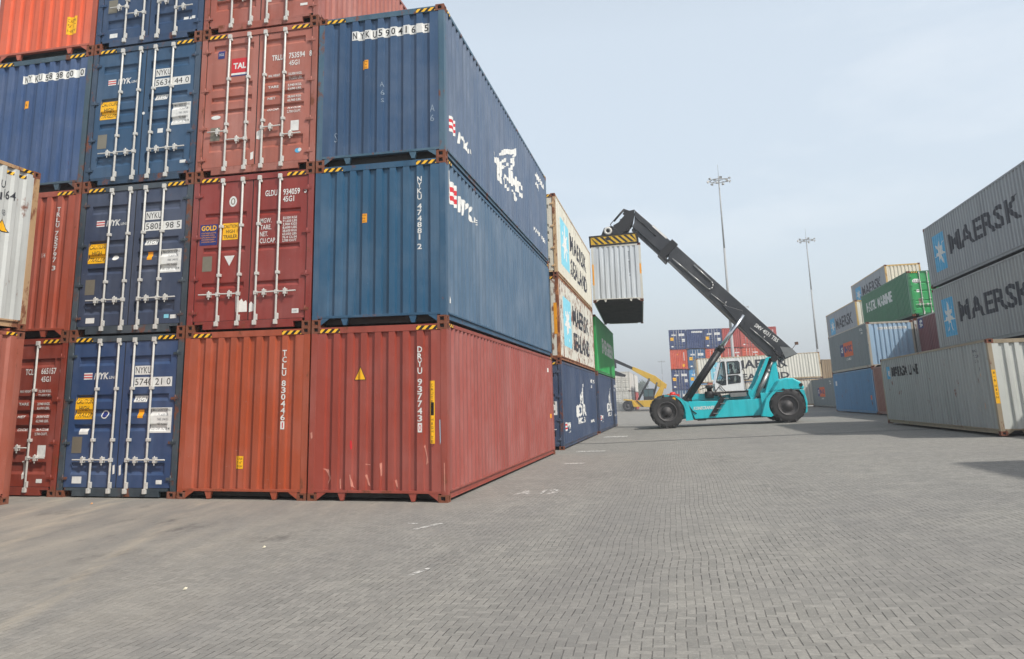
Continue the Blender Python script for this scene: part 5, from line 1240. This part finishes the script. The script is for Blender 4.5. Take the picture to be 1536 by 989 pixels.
# worn white paint marks
def worn_mat():
    N = NT('worn_white_paint'); geo = N.n('ShaderNodeNewGeometry')
    n = N.noise(geo.outputs['Position'], 16, 6, .7)
    tr = N.n('ShaderNodeBsdfTransparent'); mx = N.n('ShaderNodeMixShader')
    N.bsdf.inputs['Base Color'].default_value = rgb(212, 210, 204); N.bsdf.inputs['Roughness'].default_value = .8
    out = [x for x in N.t.nodes if x.type == 'OUTPUT_MATERIAL'][0]
    N.l(N.ramp(n, .40, .60, 0, .95), mx.inputs[0]); N.l(tr.outputs[0], mx.inputs[1]); N.l(N.bsdf.outputs[0], mx.inputs[2]); N.l(mx.outputs[0], out.inputs[0])
    return N.m
WORN = worn_mat()
def ground_mark(items):
    b = MB()
    for (_, P, F, m, l) in items: b.add([(p[0], p[1], gz(p[0], p[1]) + .005) for p in P], F)
    o = b.build('painted_marking', WORN); o['kind'] = 'structure'
ground_mark([text_items('A 12', .82, 1.25, .65, .75, WHITE, .03)])
ground_mark([poly([(.28, -2.75), (.36, -2.75), (.55, -2.2), (.47, -2.2)], WHITE), poly([(.05, -2.30), (.2, -2.30), (.22, -2.22), (.07, -2.22)], WHITE)])
ground_mark([poly([(1.12, -5.5), (1.18, -5.5), (1.27, -5.15), (1.21, -5.15)], WHITE)])
ground_mark([poly([(.75, 8.1), (1.25, 8.1), (1.3, 8.5), (.8, 8.5)], WHITE)]); ground_mark([poly([(.5, 13.1), (1.4, 13.1), (1.4, 13.6), (.5, 13.6)], WHITE)]); ground_mark([poly([(.5, 23.2), (1.5, 23.2), (1.5, 24.4), (.5, 24.4)], WHITE)])
# bits of litter lying on the paving
rl = random.Random(3)
for i, (x, y, col, lb) in enumerate(((-.95, -4.3, rgb(206, 198, 172), 'cream scrap of cardboard on the dusty paving'), (-.62, -6.35, rgb(206, 200, 176), 'yellowish scrap of card in the foreground paving'), (-5.9, -.9, rgb(214, 150, 90), 'orange peel scrap in front of the blue doors'))):
    b = MB(); s = .012
    vs = [(x + rl.uniform(-s, s) * 1.6, y + rl.uniform(-s, s), gz(x, y) + .004 + rl.uniform(0, .01)) for _ in range(6)]
    b.add([(x - s * 1.4, y - s, gz(x) + .006), (x + s * 1.3, y - s * .8, gz(x) + .012), (x + s * 1.5, y + s, gz(x) + .02), (x - s, y + s * .9, gz(x) + .01), (x, y, gz(x) + .03)], [(0, 1, 4), (1, 2, 4), (2, 3, 4), (3, 0, 4)])
    tag(b.build('litter_scrap', flat('litter_%d' % i, col, .8)), lb, 'litter', 'scraps of litter on the paving')

# ------------------------------------------------------------------ sky, sun, haze, camera
world = bpy.data.worlds.new('World'); scene.world = world; world.use_nodes = True
wt = world.node_tree; bg = wt.nodes['Background']
sky = wt.nodes.new('ShaderNodeTexSky'); sky.sky_type = 'NISHITA'; sky.sun_disc = False
ld = Vector((-1.10, .80, -1.45)).normalized()       # direction the light travels
sky.sun_elevation = math.asin(-ld.z); sky.sun_rotation = math.atan2(-ld.x, -ld.y)
sky.altitude = 0; sky.air_density = 1.0; sky.dust_density = 4.0; sky.ozone_density = 1.5
wt.links.new(sky.outputs[0], bg.inputs[0]); bg.inputs[1].default_value = .07
# the desert haze: a bright, almost even veil over the clear sky, with a little thin cloud
tcw = wt.nodes.new('ShaderNodeTexCoord'); mpw = wt.nodes.new('ShaderNodeMapping'); mpw.inputs['Scale'].default_value = (1.0, 1.0, 3.2)
nzw = wt.nodes.new('ShaderNodeTexNoise'); nzw.inputs['Scale'].default_value = 2.6; nzw.inputs['Detail'].default_value = 6; nzw.inputs['Roughness'].default_value = .55
wt.links.new(tcw.outputs['Generated'], mpw.inputs['Vector']); wt.links.new(mpw.outputs[0], nzw.inputs['Vector'])
rpw = wt.nodes.new('ShaderNodeValToRGB'); rpw.color_ramp.elements[0].position = .50; rpw.color_ramp.elements[1].position = .74
rpw.color_ramp.elements[0].color = (.545, .60, .63, 1); rpw.color_ramp.elements[1].color = (.67, .70, .705, 1)
wt.links.new(nzw.outputs['Fac'], rpw.inputs[0])
bg2 = wt.nodes.new('ShaderNodeBackground'); wt.links.new(rpw.outputs[0], bg2.inputs[0]); 
spw = wt.nodes.new('ShaderNodeSeparateXYZ'); wt.links.new(tcw.outputs['Generated'], spw.inputs[0])
mrw = wt.nodes.new('ShaderNodeMapRange'); mrw.inputs[1].default_value = .42; mrw.inputs[2].default_value = .85; mrw.inputs[3].default_value = 1.0; mrw.inputs[4].default_value = .42
wt.links.new(spw.outputs[2], mrw.inputs[0]); wt.links.new(mrw.outputs[0], bg2.inputs[1])      # haze is thinnest, so least bright, overhead
adw = wt.nodes.new('ShaderNodeAddShader'); wt.links.new(bg.outputs[0], adw.inputs[0]); wt.links.new(bg2.outputs[0], adw.inputs[1])
wt.links.new(adw.outputs[0], [x for x in wt.nodes if x.type == 'OUTPUT_WORLD'][0].inputs[0])
sun = bpy.data.lights.new('sun', 'SUN'); sun.energy = 3.9; sun.angle = R(1.2); sun.color = (1, .965, .91)
so = bpy.data.objects.new('sun', sun); COL.objects.link(so); so.rotation_euler = ld.to_track_quat('-Z', 'Y').to_euler(); so.location = (40, -40, 60)

def haze():
    m = bpy.data.materials.new('haze'); m.use_nodes = True; t = m.node_tree; t.nodes.clear()
    o = t.nodes.new('ShaderNodeOutputMaterial'); v = t.nodes.new('ShaderNodeVolumePrincipled')
    v.inputs['Color'].default_value = (.86, .89, .93, 1); v.inputs['Density'].default_value = .0015; v.inputs['Anisotropy'].default_value = .2
    t.links.new(v.outputs[0], o.inputs['Volume'])
    b = MB(); b.box(-2600, 2600, -260, 6100, -1.0, 36.0)
    ob = b.build('haze', m); ob['kind'] = 'stuff'
HAZE = True
if HAZE: haze()

cam = bpy.data.cameras.new('camera'); co = bpy.data.objects.new('camera', cam); COL.objects.link(co)
cam.sensor_width = 36; cam.sensor_fit = 'HORIZONTAL'; cam.lens = 1215.37 / 1536 * 36
cam.shift_x = (768 - 705.385) / 1536; cam.shift_y = -(494.5 - 346.67) / 1536
cam.clip_start = .1; cam.clip_end = 9000
a, p, r = -.240163 * -1, .208713, -.0149265
a = -.240163
fwd = Vector((math.sin(a) * math.cos(p), math.cos(a) * math.cos(p), math.sin(p))); right = Vector((math.cos(a), -math.sin(a), 0)); up = right.cross(fwd)
r2 = right * math.cos(r) + up * math.sin(r); u2 = up * math.cos(r) - right * math.sin(r)
M = Matrix((r2, u2, -fwd)).transposed().to_4x4(); M.translation = Vector((3.63768, -13.08531, 1.56556)); co.matrix_world = M
scene.camera = co
vs = scene.view_settings; vs.view_transform = 'Standard'; vs.look = 'None'; vs.exposure = 0.10; vs.gamma = 1.0; vs.use_curve_mapping = False
